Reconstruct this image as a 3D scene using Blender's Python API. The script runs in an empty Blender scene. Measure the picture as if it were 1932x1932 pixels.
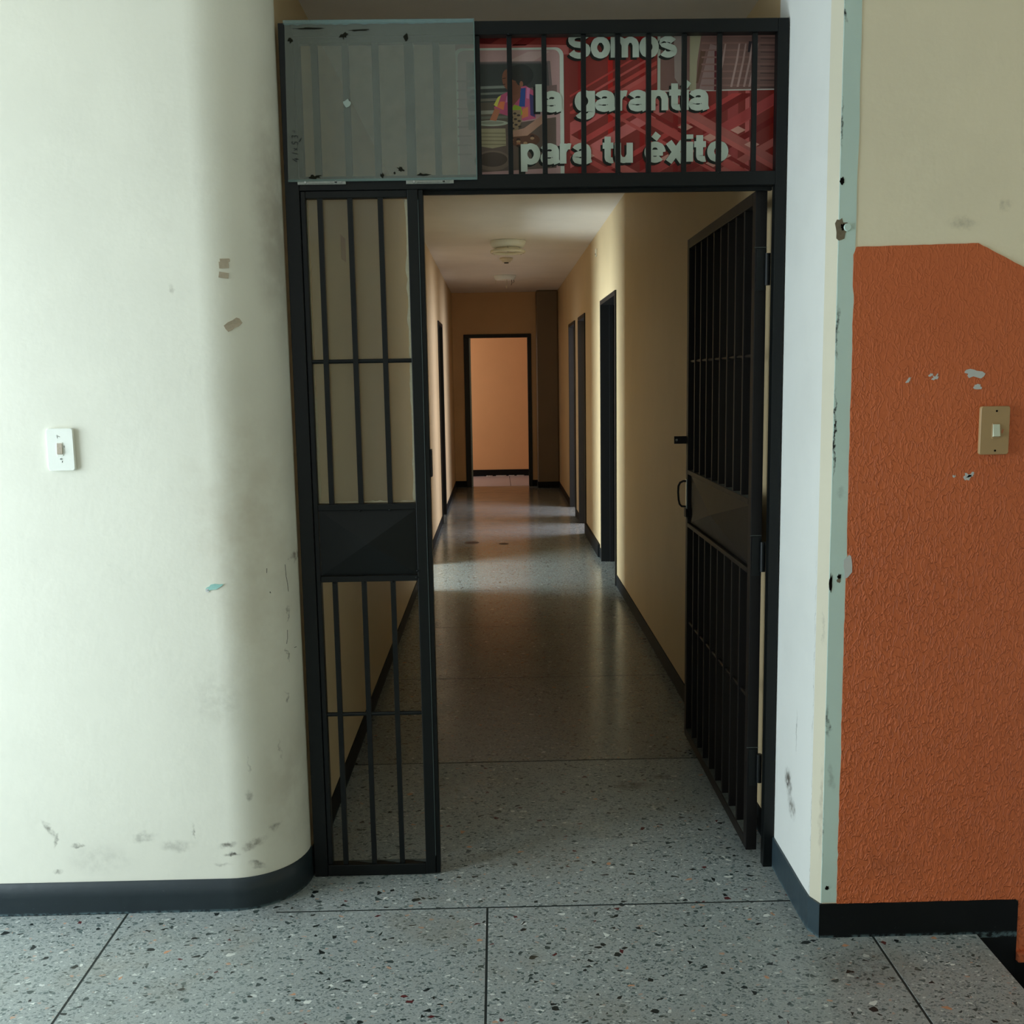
import bpy, bmesh, math, random
from mathutils import Vector, Matrix, noise
random.seed(7)
scene = bpy.context.scene
COL = scene.collection

# ---------------------------------------------------------------- camera
F_PX, PITCH, YAW, ROLL, EYE = 1895.84, 0.132067, 0.013539, 0.015930, 1.5
cam_data = bpy.data.cameras.new('camera')
cam_data.sensor_fit = 'HORIZONTAL'
cam_data.sensor_width = 36.0
cam_data.lens = F_PX / 1932.0 * 36.0
cam_data.clip_start = 0.02
cam = bpy.data.objects.new('camera', cam_data)
COL.objects.link(cam)
_r = Vector((math.cos(YAW), -math.sin(YAW), 0))
_f = Vector((math.cos(PITCH) * math.sin(YAW), math.cos(PITCH) * math.cos(YAW), -math.sin(PITCH)))
_u = Vector((math.sin(PITCH) * math.sin(YAW), math.sin(PITCH) * math.cos(YAW), math.cos(PITCH)))
_r2 = math.cos(ROLL) * _r - math.sin(ROLL) * _u
_u2 = math.sin(ROLL) * _r + math.cos(ROLL) * _u
_m = Matrix((_r2, _u2, -_f)).transposed().to_4x4()
_m.translation = Vector((0, 0, EYE))
cam.matrix_world = _m
scene.camera = cam

# ---------------------------------------------------------------- world, exposure, lights
scene.view_settings.view_transform = 'Standard'
scene.view_settings.look = 'None'
scene.view_settings.exposure = 0.0
scene.view_settings.gamma = 1.0
scene.view_settings.use_curve_mapping = False
scene.cycles.max_bounces = 12
scene.cycles.diffuse_bounces = 8
scene.cycles.glossy_bounces = 4
scene.cycles.transparent_max_bounces = 12
scene.cycles.use_denoising = True
world = bpy.data.worlds.new('sky'); scene.world = world
world.use_nodes = True
_bg = world.node_tree.nodes['Background']
_bg.inputs[0].default_value = (0.62, 0.80, 1.0, 1)
_bg.inputs[1].default_value = 1.0


def area(name, loc, direction, sx, sy, power, color, spread=180):
    d = bpy.data.lights.new(name, 'AREA')
    d.shape = 'RECTANGLE'; d.size = sx; d.size_y = sy
    d.energy = power; d.color = color; d.spread = math.radians(spread)
    o = bpy.data.objects.new(name, d); COL.objects.link(o)
    o.location = loc
    o.rotation_euler = Vector(direction).to_track_quat('-Z', 'Y').to_euler()
    return o


# daylight entering the hall through its open doorway on the left
area('hall_doorway_daylight', (-3.28, 1.72, 1.15), (1, 0.0, -0.36), 1.5, 2.1, 130, (0.78, 0.925, 1.0))
area('hall_rear_fill', (-2.4, -3.1, 1.6), (0.25, 1, -0.25), 1.4, 1.4, 8, (0.86, 0.96, 1.0))  # unseen fill lamp added behind the camera to lift the hall
# daylight in the side rooms off the corridor
area('left_room_window_daylight', (-3.05, 7.2, 1.22), (1, 0.12, 0.04), 1.4, 2.2, 385, (0.77, 0.93, 1.0))
area('left_far_room_window_daylight', (-3.05, 11.2, 1.5), (1, 0.0, -0.1), 1.0, 1.2, 14, (1.0, 0.97, 1.0))
area('right_room_window_daylight', (3.36, 10.25, 1.5), (-1, 0.0, -0.15), 2.0, 1.4, 230, (0.82, 0.84, 1.0))
area('end_room_window_daylight', (-2.1, 14.75, 1.5), (1, 0.0, -0.1), 1.0, 1.4, 20, (1.0, 0.90, 0.84))


# ---------------------------------------------------------------- materials
def lin(c):
    r = []
    for v in c[:3]:
        v = v / 255.0
        r.append(v / 12.92 if v <= 0.04045 else ((v + 0.055) / 1.055) ** 2.4)
    return (r[0], r[1], r[2], 1.0)


class NT:
    """small node-tree helper"""
    def __init__(self, name):
        self.m = bpy.data.materials.new(name); self.m.use_nodes = True
        self.t = self.m.node_tree; self.n = self.t.nodes
        self.bsdf = self.n['Principled BSDF']; self.out = self.n['Material Output']
        g = self.n.new('ShaderNodeNewGeometry'); self.pos = g.outputs['Position']

    def link(self, a, b): self.t.links.new(a, b)

    def _set(self, sock, v):
        if hasattr(v, 'is_output') or isinstance(v, bpy.types.NodeSocket): self.link(v, sock)
        else: sock.default_value = v

    def math(self, op, a, b=0.0, c=None, clamp=False):
        n = self.n.new('ShaderNodeMath'); n.operation = op; n.use_clamp = clamp
        self._set(n.inputs[0], a); self._set(n.inputs[1], b)
        if c is not None: self._set(n.inputs[2], c)
        return n.outputs[0]

    def vec(self, op, a, b=(0, 0, 0)):
        n = self.n.new('ShaderNodeVectorMath'); n.operation = op
        self._set(n.inputs[0], a); self._set(n.inputs[1], b)
        return n.outputs['Value'] if op in ('LENGTH', 'DOT_PRODUCT', 'DISTANCE') else n.outputs['Vector']

    def noise(self, scale, detail=2.0, rough=0.5, vec=None, dist=0.0):
        n = self.n.new('ShaderNodeTexNoise'); n.inputs['Scale'].default_value = scale
        n.inputs['Detail'].default_value = detail; n.inputs['Roughness'].default_value = rough
        n.inputs['Distortion'].default_value = dist
        self.link(vec if vec is not None else self.pos, n.inputs['Vector'])
        return n

    def voro(self, scale, vec=None, feature='F1', rnd=1.0):
        n = self.n.new('ShaderNodeTexVoronoi'); n.feature = feature
        n.inputs['Scale'].default_value = scale; n.inputs['Randomness'].default_value = rnd
        self.link(vec if vec is not None else self.pos, n.inputs['Vector'])
        return n

    def ramp(self, fac, lo, hi, a=0.0, b=1.0):
        n = self.n.new('ShaderNodeMapRange'); n.interpolation_type = 'SMOOTHSTEP'
        self.link(fac, n.inputs[0])
        n.inputs[1].default_value = lo; n.inputs[2].default_value = hi
        n.inputs[3].default_value = a; n.inputs[4].default_value = b
        return n.outputs[0]

    def mix(self, fac, a, b):
        n = self.n.new('ShaderNodeMix'); n.data_type = 'RGBA'
        self._set(n.inputs[0], fac)
        self._set(n.inputs[6], a); self._set(n.inputs[7], b)
        return n.outputs[2]

    def blob(self, c, r, angle=0.0, plane='xz', soft=0.5):
        """soft elliptical mask around c (two world axes), radii r"""
        ax = {'xz': (0, 2), 'xy': (0, 1), 'yz': (1, 2)}[plane]
        sep = self.n.new('ShaderNodeSeparateXYZ'); self.link(self.wpos(), sep.inputs[0])
        u = self.math('SUBTRACT', sep.outputs[ax[0]], c[0]); v = self.math('SUBTRACT', sep.outputs[ax[1]], c[1])
        ca, sa = math.cos(angle), math.sin(angle)
        p = self.math('MULTIPLY_ADD', u, ca / r[0], self.math('MULTIPLY', v, sa / r[0]))
        q = self.math('MULTIPLY_ADD', u, -sa / r[1], self.math('MULTIPLY', v, ca / r[1]))
        d = self.math('SQRT', self.math('ADD', self.math('MULTIPLY', p, p), self.math('MULTIPLY', q, q)))
        return self.ramp(d, 1.0, soft, 0.0, 1.0)

    def wpos(self):
        if not hasattr(self, '_wp'):
            w = self.noise(35, 3, 0.6)
            off = self.vec('MULTIPLY', self.vec('SUBTRACT', w.outputs['Color'], (0.5, 0.5, 0.5)), (0.03, 0.03, 0.03))
            self._wp = self.vec('ADD', self.pos, off)
        return self._wp

    def bump(self, height, strength, dist=0.01):
        n = self.n.new('ShaderNodeBump'); n.inputs['Strength'].default_value = strength
        n.inputs['Distance'].default_value = dist
        self.link(height, n.inputs['Height']); self.link(n.outputs[0], self.bsdf.inputs['Normal'])

    def set(self, color=None, rough=None, spec=None, metal=None):
        if color is not None: self._set(self.bsdf.inputs['Base Color'], color)
        if rough is not None: self._set(self.bsdf.inputs['Roughness'], rough)
        if spec is not None: self.bsdf.inputs['Specular IOR Level'].default_value = spec
        if metal is not None: self.bsdf.inputs['Metallic'].default_value = metal
        return self


def simple(name, c, rough=0.6, spec=0.4, metal=0.0, var=0.12, scale=30, bump=0.0):
    t = NT(name); col = lin(c)
    nz = t.noise(scale, 3, 0.6)
    dark = tuple(x * (1 - var) for x in col[:3]) + (1,)
    lite = tuple(min(1, x * (1 + var)) for x in col[:3]) + (1,)
    t.set(t.mix(nz.outputs[0], dark, lite), rough, spec, metal)
    if bump: t.bump(nz.outputs[0], bump)
    return t.m


def m_wall(name, c, blobs=(), plane='xz', grime=None, lumps=0.12):
    t = NT(name); col = lin(c)
    n1 = t.noise(2.2, 4, 0.6); n2 = t.noise(60, 2, 0.5)
    base = t.mix(t.ramp(n1.outputs[0], 0.35, 0.7), col, tuple(x * 0.94 for x in col[:3]) + (1,))
    fine = t.noise(45, 5, 0.6)
    streak = t.ramp(fine.outputs[0], 0.25, 0.75)
    for (cc, rr, ang, amt, dcol) in blobs:
        mk = t.math('MULTIPLY', t.blob(cc, rr, ang, plane, 0.25), t.math('MULTIPLY', streak, amt), clamp=True)
        base = t.mix(mk, base, lin(dcol))
    if grime:
        for (cc, rr, amt, dcol) in grime:
            g = t.noise(6, 4, 0.65)
            mk = t.math('MULTIPLY', t.blob(cc, rr, 0, plane, 0.0), t.math('MULTIPLY', t.ramp(g.outputs[0], 0.3, 0.65), amt), clamp=True)
            base = t.mix(mk, base, lin(dcol))
    t.set(base, 0.55, 0.35)
    s = t.math('ADD', t.math('MULTIPLY', n2.outputs[0], 0.4), t.noise(9, 3, 0.5).outputs[0])
    t.bump(s, lumps, 0.01)
    return t.m


SM = (96, 92, 82)
M = {}
M['left_wall'] = m_wall('cream_painted_plaster', (228, 226, 210), blobs=[
    ((-0.853, 1.747), (.010, .016), 0.2, .55, (150, 145, 130)),
    ((-1.285, .255), (.045, .012), -.9, .9, SM), ((-1.268, .225), (.03, .008), 1.2, .9, SM), ((-1.21, .205), (.026, .008), .1, .9, SM),
    ((-1.27, .13), (.02, .012), 0, .8, SM), ((-1.02, .225), (.05, .02), .1, .55, (130, 128, 118)), ((-.93, .2), (.07, .025), 0, .4, (130, 128, 118)),
    ((-.79, .197), (.035, .014), .1, .9, SM), ((-.775, .17), (.03, .008), -.1, 1.2, (70, 66, 58)), ((-.80, .14), (.03, .008), -.1, .7, SM),
    ((-.715, .195), (.045, .018), .3, .8, (120, 112, 96)), ((-.66, .23), (.02, .014), .4, .9, SM), ((-.71, .13), (.03, .012), -.5, .9, SM),
    ((-.88, .24), (.005, .03), .1, .8, SM), ((-.72, .34), (.012, .02), .2, .7, SM),
    ((-1.15, .16), (.12, .06), 0, .25, (150, 148, 138)), ((-.79, .62), (.09, .10), 0, .25, (150, 145, 130)),
    ((-.612, .72), (.003, .03), .2, .9, (60, 54, 46)), ((-.610, .84), (.003, .03), -.2, .9, (60, 54, 46)), ((-.62, .6), (.003, .02), 0, .7, (70, 64, 56)),
    ((-.593, 1.0), (.010, .02), 0, .9, (70, 40, 20)), ((-.72, .43), (.003, .04), .1, .5, SM), ((-.64, .45), (.003, .04), .1, .5, SM)],
    grime=[((-.70, 1.15), (.20, .45), .30, (160, 136, 104)), ((-.66, .8), (.16, .30), .20, (160, 140, 110)), ((-.62, .35), (.12, .3), .3, (140, 125, 100)),
           ((-.60, 1.95), (.06, .5), .4, (120, 98, 70))], lumps=.10)
M['corridor_wall'] = m_wall('warm_cream_corridor_plaster', (200, 177, 137), plane='yz')
M['end_wall'] = m_wall('ochre_end_wall_plaster', (212, 176, 132))
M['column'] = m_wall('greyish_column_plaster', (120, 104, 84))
M['jamb'] = m_wall('white_jamb_plaster', (224, 225, 218), plane='yz', blobs=[
    ((2.77, .33), (.05, .05), .5, 1.3, SM), ((2.73, .27), (.05, .04), .3, 1.0, SM), ((2.70, .5), (.006, .08), 0, .7, SM),
    ((2.555, .25), (.003, .3), 0, .9, (120, 118, 108)), ((2.56, .75), (.003, .4), 0, .7, (140, 138, 125)), ((2.53, .5), (.004, .6), 0, .4, (150, 140, 120))])
M['cream_wall'] = m_wall('pale_khaki_plaster', (242, 231, 202), blobs=[((1.15, 1.86), (.05, .02), 0, .4, (130, 125, 105)), ((1.25, 1.9), (.02, .02), 0, .4, (130, 125, 105))])
M['strip'] = m_wall('grey_green_filler', (200, 222, 212), blobs=[
    ((.842, 2.36), (.008, .04), .3, 1.6, (20, 30, 28)), ((.846, 1.35), (.004, .14), 0, 1.7, (16, 18, 16)), ((.846, 1.6), (.006, .08), 0, 1.3, (24, 26, 24)),
    ((.848, .6), (.008, .05), .1, 1.2, (60, 64, 56)), ((.862, .45), (.012, .05), .1, .6, (110, 125, 118)), ((.868, 1.2), (.015, .02), .1, .5, (120, 135, 125)),
    ((.842, .3), (.004, .1), 0, 1.2, (30, 34, 30)), ((.843, 2.1), (.004, .07), 0, 1.2, (40, 44, 40))])
M['ceiling'] = m_wall('off_white_ceiling_plaster', (230, 224, 216), plane='xy')


def m_orange():
    t = NT('orange_textured_paint')
    n1 = t.noise(3, 4, 0.6)
    base = t.mix(n1.outputs[0], lin((194, 98, 55)), lin((209, 110, 64)))
    st = t.math('MULTIPLY', t.blob((1.02, .2), (.14, .06), 0, 'xz', 0.0), .18)
    base = t.mix(st, base, lin((120, 70, 46)))
    t.set(base, 0.55, 0.35)
    # worm-like roller ridges
    mp = t.n.new('ShaderNodeMapping'); mp.inputs['Scale'].default_value = (1.0, 1.0, 0.52)
    t.link(t.pos, mp.inputs[0])
    w = t.noise(80, 1.5, 0.45, vec=mp.outputs[0], dist=.5)
    r = t.ramp(t.math('ABSOLUTE', t.math('SUBTRACT', w.outputs[0], 0.5)), 0.0, 0.085, 1.0, 0.0)
    gate = t.ramp(t.noise(20, 2, 0.5).outputs[0], 0.42, 0.6)
    big = t.math('MULTIPLY', t.ramp(t.math('ABSOLUTE', t.math('SUBTRACT', t.noise(24, 3, 0.6, vec=mp.outputs[0], dist=.8).outputs[0], 0.5)), 0.0, 0.02, 1.0, 0.0), .6)
    h = t.math('ADD', t.math('MULTIPLY', r, t.math('ADD', t.math('MULTIPLY', gate, .35), .65)), t.math('MULTIPLY', big, .45))
    # smoother towards the upper edge of the field
    sep = t.n.new('ShaderNodeSeparateXYZ'); t.link(t.pos, sep.inputs[0])
    fade = t.ramp(sep.outputs[2], 1.85, .75, 0.22, 1.0)
    h = t.math('MULTIPLY', h, fade)
    h = t.math('ADD', h, t.math('MULTIPLY', t.noise(140, 2, 0.5).outputs[0], .25))
    t.bump(h, .60, 0.0058)
    return t.m


M['orange'] = m_orange()


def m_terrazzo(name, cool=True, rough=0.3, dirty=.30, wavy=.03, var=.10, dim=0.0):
    t = NT(name)
    wob = t.noise(26, 2, 0.5)
    p = t.vec('ADD', t.pos, t.vec('MULTIPLY', t.vec('SUBTRACT', wob.outputs['Color'], (.5, .5, .5)), (.02, .02, .0)))
    base = t.mix(t.noise(3.0, 4, .6).outputs[0], lin((142, 148, 144)), lin((158, 164, 160)))
    base = t.mix(t.ramp(t.noise(260, 2, .6).outputs[0], .35, .7), base, lin((132, 138, 135)))

    def layer(base, scale, stretch, ang, edge, picks):
        mp = t.n.new('ShaderNodeMapping'); mp.inputs['Rotation'].default_value = (0, 0, ang)
        mp.inputs['Scale'].default_value = (1, stretch, 1); t.link(p, mp.inputs[0])
        v = t.voro(scale, mp.outputs[0]); v.voronoi_dimensions = '2D'
        e = t.voro(scale, mp.outputs[0], 'DISTANCE_TO_EDGE'); e.voronoi_dimensions = '2D'
        sp = t.n.new('ShaderNodeSeparateColor'); t.link(v.outputs['Color'], sp.inputs[0])
        lim = t.ramp(sp.outputs[1], 0, 1, edge, edge * 3.2)
        inside = t.math('GREATER_THAN', t.math('SUBTRACT', e.outputs['Distance'], lim), 0.0)
        for (lo, hi, c) in picks:
            sel = t.math('MULTIPLY', t.math('GREATER_THAN', sp.outputs[0], lo), t.math('LESS_THAN', sp.outputs[0], hi))
            base = t.mix(t.math('MULTIPLY', inside, sel), base, lin(c))
        return base
    base = layer(base, 160, 1.45, 0.4, .06, [(.0, .16, (124, 132, 130)), (.16, .26, (106, 116, 114)), (.26, .29, (176, 182, 176)), (.31, .34, (84, 94, 92))])
    base = layer(base, 112, 1.45, 2.0, .07, [(.0, .10, (108, 118, 116)), (.10, .15, (84, 95, 93)), (.15, .163, (186, 190, 184)), (.175, .185, (160, 142, 130))])
    base = layer(base, 76, 1.45, 1.1, .07, [(.0, .05, (82, 95, 93)), (.05, .075, (54, 66, 64)), (.075, .084, (186, 190, 184)), (.092, .096, (172, 140, 118))])
    base = layer(base, 50, 1.35, 2.7, .10, [(.0, .030, (28, 35, 34)), (.030, .045, (56, 68, 66)), (.045, .052, (84, 34, 36)), (.052, .057, (182, 134, 102)), (.057, .062, (200, 203, 195))])
    # worn warm-toned dirt near the skirtings and entrance
    dirt = t.math('MULTIPLY', t.ramp(t.noise(2.6, 4, .65).outputs[0], .5, .72), dirty)
    base = t.mix(dirt, base, lin((116, 104, 84)))
    for (c, r, a) in [((.47, 3.55), (.10, .05), .75), ((.60, 3.62), (.08, .03), .6), ((.90, 2.36), (.18, .12), .35), ((-.62, 2.72), (.2, .10), .35)]:
        mk = t.math('MULTIPLY', t.math('MULTIPLY', t.blob(c, r, 0, 'xy', 0.0), t.ramp(t.noise(40, 3, .6).outputs[0], .3, .55)), a)
        base = t.mix(mk, base, lin((58, 48, 34)))
    if dim: base = t.mix(dim, base, lin((70, 60, 48)))  # dim corridor light mixed into the floor colour
    rg = t.noise(5, 4, .6)
    t.set(base, t.ramp(rg.outputs[0], .3, .7, rough - var * .7, rough + var), .45)
    t.bump(t.noise(9, 2, .5).outputs[0], wavy, .01)
    return t.m


M['terrazzo'] = m_terrazzo('grey_terrazzo', rough=.33)
M['terrazzo_corridor'] = m_terrazzo('polished_dimmed_corridor_terrazzo', rough=.19, dirty=.12, wavy=.012, var=.03, dim=.31)
M['joint'] = simple('dark_floor_joint', (38, 44, 42), .7)
M['pale_floor'] = simple('pale_lilac_tile', (176, 166, 166), .4, var=.08, scale=6)
M['black_paint'] = simple('black_gate_enamel', (7, 11, 11), .42, .28, var=.25, scale=18, bump=.05)
M['brown_black'] = simple('brown_black_door_enamel', (14, 11, 10), .5, .25, var=.25, scale=18, bump=.05)
M['door_metal'] = simple('black_door_frame_enamel', (17, 18, 18), .45, .4, var=.2)
M['dust'] = simple('grey_dust_on_metal', (74, 78, 74), .9, .1, var=.5, scale=70)


def m_skirt(name, a, b, scr=.5, rough=.42, spec=.45):
    t = NT(name)
    base = t.mix(t.noise(12, 4, .6).outputs[0], lin(a), lin(b))
    mk = t.math('MULTIPLY', t.ramp(t.noise(75, 3, .75, dist=2.5).outputs[0], .69, .76), scr)
    base = t.mix(mk, base, lin((120, 132, 134)))
    sep = t.n.new('ShaderNodeSeparateXYZ'); t.link(t.pos, sep.inputs[0])
    low = t.math('MULTIPLY', t.math('MULTIPLY', t.ramp(sep.outputs[2], .010, .0), t.math('GREATER_THAN', sep.outputs[2], -.01)), t.ramp(t.noise(60, 3, .6).outputs[0], .4, .6))
    base = t.mix(t.math('MULTIPLY', low, .7), base, lin((96, 118, 122)))
    t.set(base, rough, spec)
    t.bump(t.noise(30, 3, .6).outputs[0], .12, .006)
    return t.m


M['skirt'] = m_skirt('dark_slate_skirting_enamel', (24, 34, 38), (33, 44, 49))
M['skirt_jamb'] = m_skirt('blue_slate_skirting_enamel', (40, 53, 59), (50, 65, 71), .7)
M['skirt_black'] = m_skirt('black_skirting_enamel', (9, 12, 13), (15, 19, 21), .3, .65, .2)
M['black_step'] = simple('plain_black_step', (8, 8, 8), .85, .1, var=.05)  # near-black colour for all the treads
M['white_plastic'] = simple('white_switch_plastic', (236, 238, 228), .35, .5, var=.04, scale=25)
M['aged_plastic'] = simple('yellowed_rocker_plastic', (176, 162, 144), .4, .5, var=.25, scale=120)
M['beige_plastic'] = simple('beige_switch_plate', (172, 142, 100), .45, .4, var=.06, scale=40)
M['rocker_white'] = simple('pale_rocker_plastic', (206, 212, 190), .3, .5, var=.03)
M['paint_spot'] = simple('orange_paint_smear', (186, 112, 78), .6)
M['black_hole'] = simple('dark_hole', (14, 9, 5), .9, .1)
M['grey_mark'] = simple('pale_grey_mark', (150, 150, 142), .7)
M['tape'] = simple('brown_tape_residue', (182, 168, 146), .6, .3, var=.18, scale=150)
M['mint_chip'] = simple('mint_undercoat', (150, 196, 186), .6, .3, var=.2, scale=120)
M['plaster_chip'] = simple('bare_white_plaster', (196, 198, 194), .8, .2, var=.06)
M['plaster_brown'] = simple('broken_brown_plaster', (120, 108, 90), .9, .1, var=.3, scale=160)
M['aluminium'] = simple('worn_aluminium', (150, 154, 148), .35, .5, metal=.8, var=.35, scale=90)
M['chrome'] = simple('dull_chrome', (176, 180, 178), .25, .5, metal=.9, var=.2)
M['lamp_white'] = simple('white_lamp_enamel', (228, 232, 226), .4, .4, var=.03)
M['tube_cream'] = simple('cream_fluorescent_glass', (226, 222, 204), .2, .5, var=.03)
M['cream_plastic'] = simple('cream_detector_plastic', (206, 196, 170), .5, .4, var=.06)
M['pink_patch'] = simple('pinkish_wall_patch', (176, 140, 118), .6, .3, var=.06)
M['ink'] = simple('black_marker_ink', (10, 18, 15), .6, .2)
M['edge_grime'] = simple('dark_edge_grime', (30, 30, 22), .9, .1, var=.5, scale=120)
M['sealant'] = simple('smeared_whitish_sealant', (172, 164, 138), .8, .2, var=.25, scale=150)


def m_haze(name, col, fac, rough=.25, tint=(1, 1, 1, 1), var=.0):
    t = NT(name)
    tr = t.n.new('ShaderNodeBsdfTransparent'); tr.inputs[0].default_value = tint
    t.set(lin(col), rough, .5)
    mx = t.n.new('ShaderNodeMixShader')
    if var:
        f = t.ramp(t.noise(14, 4, .65).outputs[0], .25, .75, fac - var, fac + var); t.link(f, mx.inputs[0])
    else:
        mx.inputs[0].default_value = fac
    t.link(tr.outputs[0], mx.inputs[1]); t.link(t.bsdf.outputs[0], mx.inputs[2]); t.link(mx.outputs[0], t.out.inputs[0])
    return t.m


M['sheet'] = m_haze('dusty_translucent_acrylic', (130, 136, 127), .37, .35, (1, 1, .98, 1), .03)  # dust haze whose grey also paints in the sheet's reflections
M['sheet_edge'] = m_haze('greenish_acrylic_edge', (110, 134, 128), .6, .4)


def m_glass():
    t = NT('clear_dusty_glass')
    tr = t.n.new('ShaderNodeBsdfTransparent'); tr.inputs[0].default_value = (.97, .98, .96, 1)
    gl = t.n.new('ShaderNodeBsdfGlossy'); gl.inputs['Roughness'].default_value = .03
    fr = t.n.new('ShaderNodeFresnel'); fr.inputs[0].default_value = 1.5
    mx = t.n.new('ShaderNodeMixShader'); t.link(fr.outputs[0], mx.inputs[0])
    t.link(tr.outputs[0], mx.inputs[1]); t.link(gl.outputs[0], mx.inputs[2])
    df = t.n.new('ShaderNodeBsdfDiffuse'); df.inputs[0].default_value = lin((190, 190, 176))
    m2 = t.n.new('ShaderNodeMixShader'); m2.inputs[0].default_value = .10
    t.link(mx.outputs[0], m2.inputs[1]); t.link(df.outputs[0], m2.inputs[2])
    t.link(m2.outputs[0], t.out.inputs[0])
    return t.m


M['glass'] = m_glass()
M['far_window'] = None


# ---------------------------------------------------------------- mesh helpers
class MB:
    def __init__(self):
        self.v = []; self.f = []; self.mi = []; self.sm = []; self.mats = []

    def _m(self, mat):
        if mat not in self.mats: self.mats.append(mat)
        return self.mats.index(mat)

    def poly(self, pts, mat=None, smooth=False):
        b = len(self.v); self.v += [tuple(p) for p in pts]
        self.f.append(tuple(range(b, b + len(pts)))); self.mi.append(self._m(mat)); self.sm.append(smooth)

    def grid(self, P, mat=None, smooth=True, close=False):
        """P rows of points"""
        b = len(self.v); n = len(P[0])
        for r in P: self.v += [tuple(q) for q in r]
        for i in range(len(P) - 1):
            for j in range(n if close else n - 1):
                a = b + i * n + j; c = b + i * n + (j + 1) % n
                self.f.append((a, c, c + n, a + n)); self.mi.append(self._m(mat)); self.sm.append(smooth)

    def box(self, x0, x1, y0, y1, z0, z1, mat=None, bev=0.0):
        if x0 > x1: x0, x1 = x1, x0
        if y0 > y1: y0, y1 = y1, y0
        if z0 > z1: z0, z1 = z1, z0
        b = min(bev, (x1 - x0) * .45, (y1 - y0) * .45, (z1 - z0) * .45)
        bm = bmesh.new()
        bmesh.ops.create_cube(bm, size=1.0)
        for v in bm.verts:
            v.co = Vector(((x0 + x1) / 2 + v.co.x * (x1 - x0), (y0 + y1) / 2 + v.co.y * (y1 - y0), (z0 + z1) / 2 + v.co.z * (z1 - z0)))
        if b > 0: bmesh.ops.bevel(bm, geom=bm.edges[:], offset=b, segments=2, affect='EDGES', profile=.5)
        self.addbm(bm, mat)
        return self

    def addbm(self, bm, mat=None, smooth=False):
        bm.verts.index_update(); base = len(self.v)
        self.v += [tuple(v.co) for v in bm.verts]
        for f in bm.faces:
            self.f.append(tuple(base + v.index for v in f.verts)); self.mi.append(self._m(mat)); self.sm.append(smooth)
        bm.free()

    def cyl(self, a, b, r0, r1=None, n=20, mat=None, caps=True, smooth=True):
        a = Vector(a); b = Vector(b); r1 = r0 if r1 is None else r1
        d = (b - a).normalized(); s = d.orthogonal().normalized(); t = d.cross(s)
        R = []
        for c, r in ((a, r0), (b, r1)):
            R.append([c + (s * math.cos(k * 2 * math.pi / n) + t * math.sin(k * 2 * math.pi / n)) * r for k in range(n)])
        self.grid(R, mat, smooth, close=True)
        if caps:
            self.poly(list(reversed(R[0])), mat); self.poly(R[1], mat)
        return self

    def tube(self, pts, r, n=10, mat=None, closed=False):
        pts = [Vector(p) for p in pts]; rows = []; N = len(pts)
        prev = None
        for i, p in enumerate(pts):
            q0 = pts[(i - 1) % N] if (closed or i > 0) else p
            q1 = pts[(i + 1) % N] if (closed or i < N - 1) else p
            d = (q1 - q0).normalized()
            s = d.orthogonal().normalized() if prev is None else (prev - d * prev.dot(d)).normalized()
            prev = s; t = d.cross(s)
            rr = r(i) if callable(r) else r
            rows.append([p + (s * math.cos(k * 2 * math.pi / n) + t * math.sin(k * 2 * math.pi / n)) * rr for k in range(n)])
        if closed: rows.append(rows[0])
        self.grid(rows, mat, True, close=True)
        if not closed:
            self.poly(list(reversed(rows[0])), mat); self.poly(rows[-1], mat)
        return self

    def slab_poly(self, pts2, y0, y1, mat=None, plane='xz'):
        """extrude a 2-D outline; plane xz -> thickness along y (y0 front)"""
        def P(p, d):
            return (p[0], d, p[1]) if plane == 'xz' else ((d, p[0], p[1]) if plane == 'yz' else (p[0], p[1], d))
        from mathutils.geometry import tessellate_polygon
        tris = tessellate_polygon([[Vector((p[0], p[1], 0)) for p in pts2]])
        b = len(self.v); n = len(pts2)
        self.v += [P(p, y0) for p in pts2] + [P(p, y1) for p in pts2]
        for t in tris:
            self.f.append(tuple(b + i for i in t)); self.mi.append(self._m(mat)); self.sm.append(False)
            self.f.append(tuple(b + n + i for i in reversed(t))); self.mi.append(self._m(mat)); self.sm.append(False)
        for i in range(n):
            j = (i + 1) % n
            self.f.append((b + i, b + j, b + n + j, b + n + i)); self.mi.append(self._m(mat)); self.sm.append(False)
        return self

    def build(self, name, mat, parent=None, recalc=True):
        off = parent.location_world if hasattr(parent, 'location_world') else None
        me = bpy.data.meshes.new(name)
        o3 = ORIGIN.get(parent.name, Vector((0, 0, 0))) if parent else Vector((0, 0, 0))
        me.from_pydata([Vector(v) - o3 for v in self.v], [], self.f)
        for m in self.mats: me.materials.append(mat if m is None else m)
        for p, mi, s in zip(me.polygons, self.mi, self.sm):
            p.material_index = mi; p.use_smooth = s
        if recalc:
            bm = bmesh.new(); bm.from_mesh(me)
            bmesh.ops.recalc_face_normals(bm, faces=bm.faces[:]); bm.to_mesh(me); bm.free()
        me.update()
        o = bpy.data.objects.new(name, me); COL.objects.link(o)
        if parent: o.parent = parent; ORIGIN[o.name] = o3
        return o


ORIGIN = {}


def empty(name, loc):
    o = bpy.data.objects.new(name, None); COL.objects.link(o); o.location = loc
    o.empty_display_size = .1
    ORIGIN[o.name] = Vector(loc)
    return o


def tag(o, label=None, cat=None, group=None, kind=None):
    if label: o['label'] = label
    if cat: o['category'] = cat
    if group: o['group'] = group
    if kind: o['kind'] = kind
    return o


def struct(o, label=None, cat=None):
    o['kind'] = 'structure'
    return tag(o, label, cat)


def wob(a, s=1.0, amp=1.0): return noise.noise(Vector((a * s, 3.1, 7.7))) * amp


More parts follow.
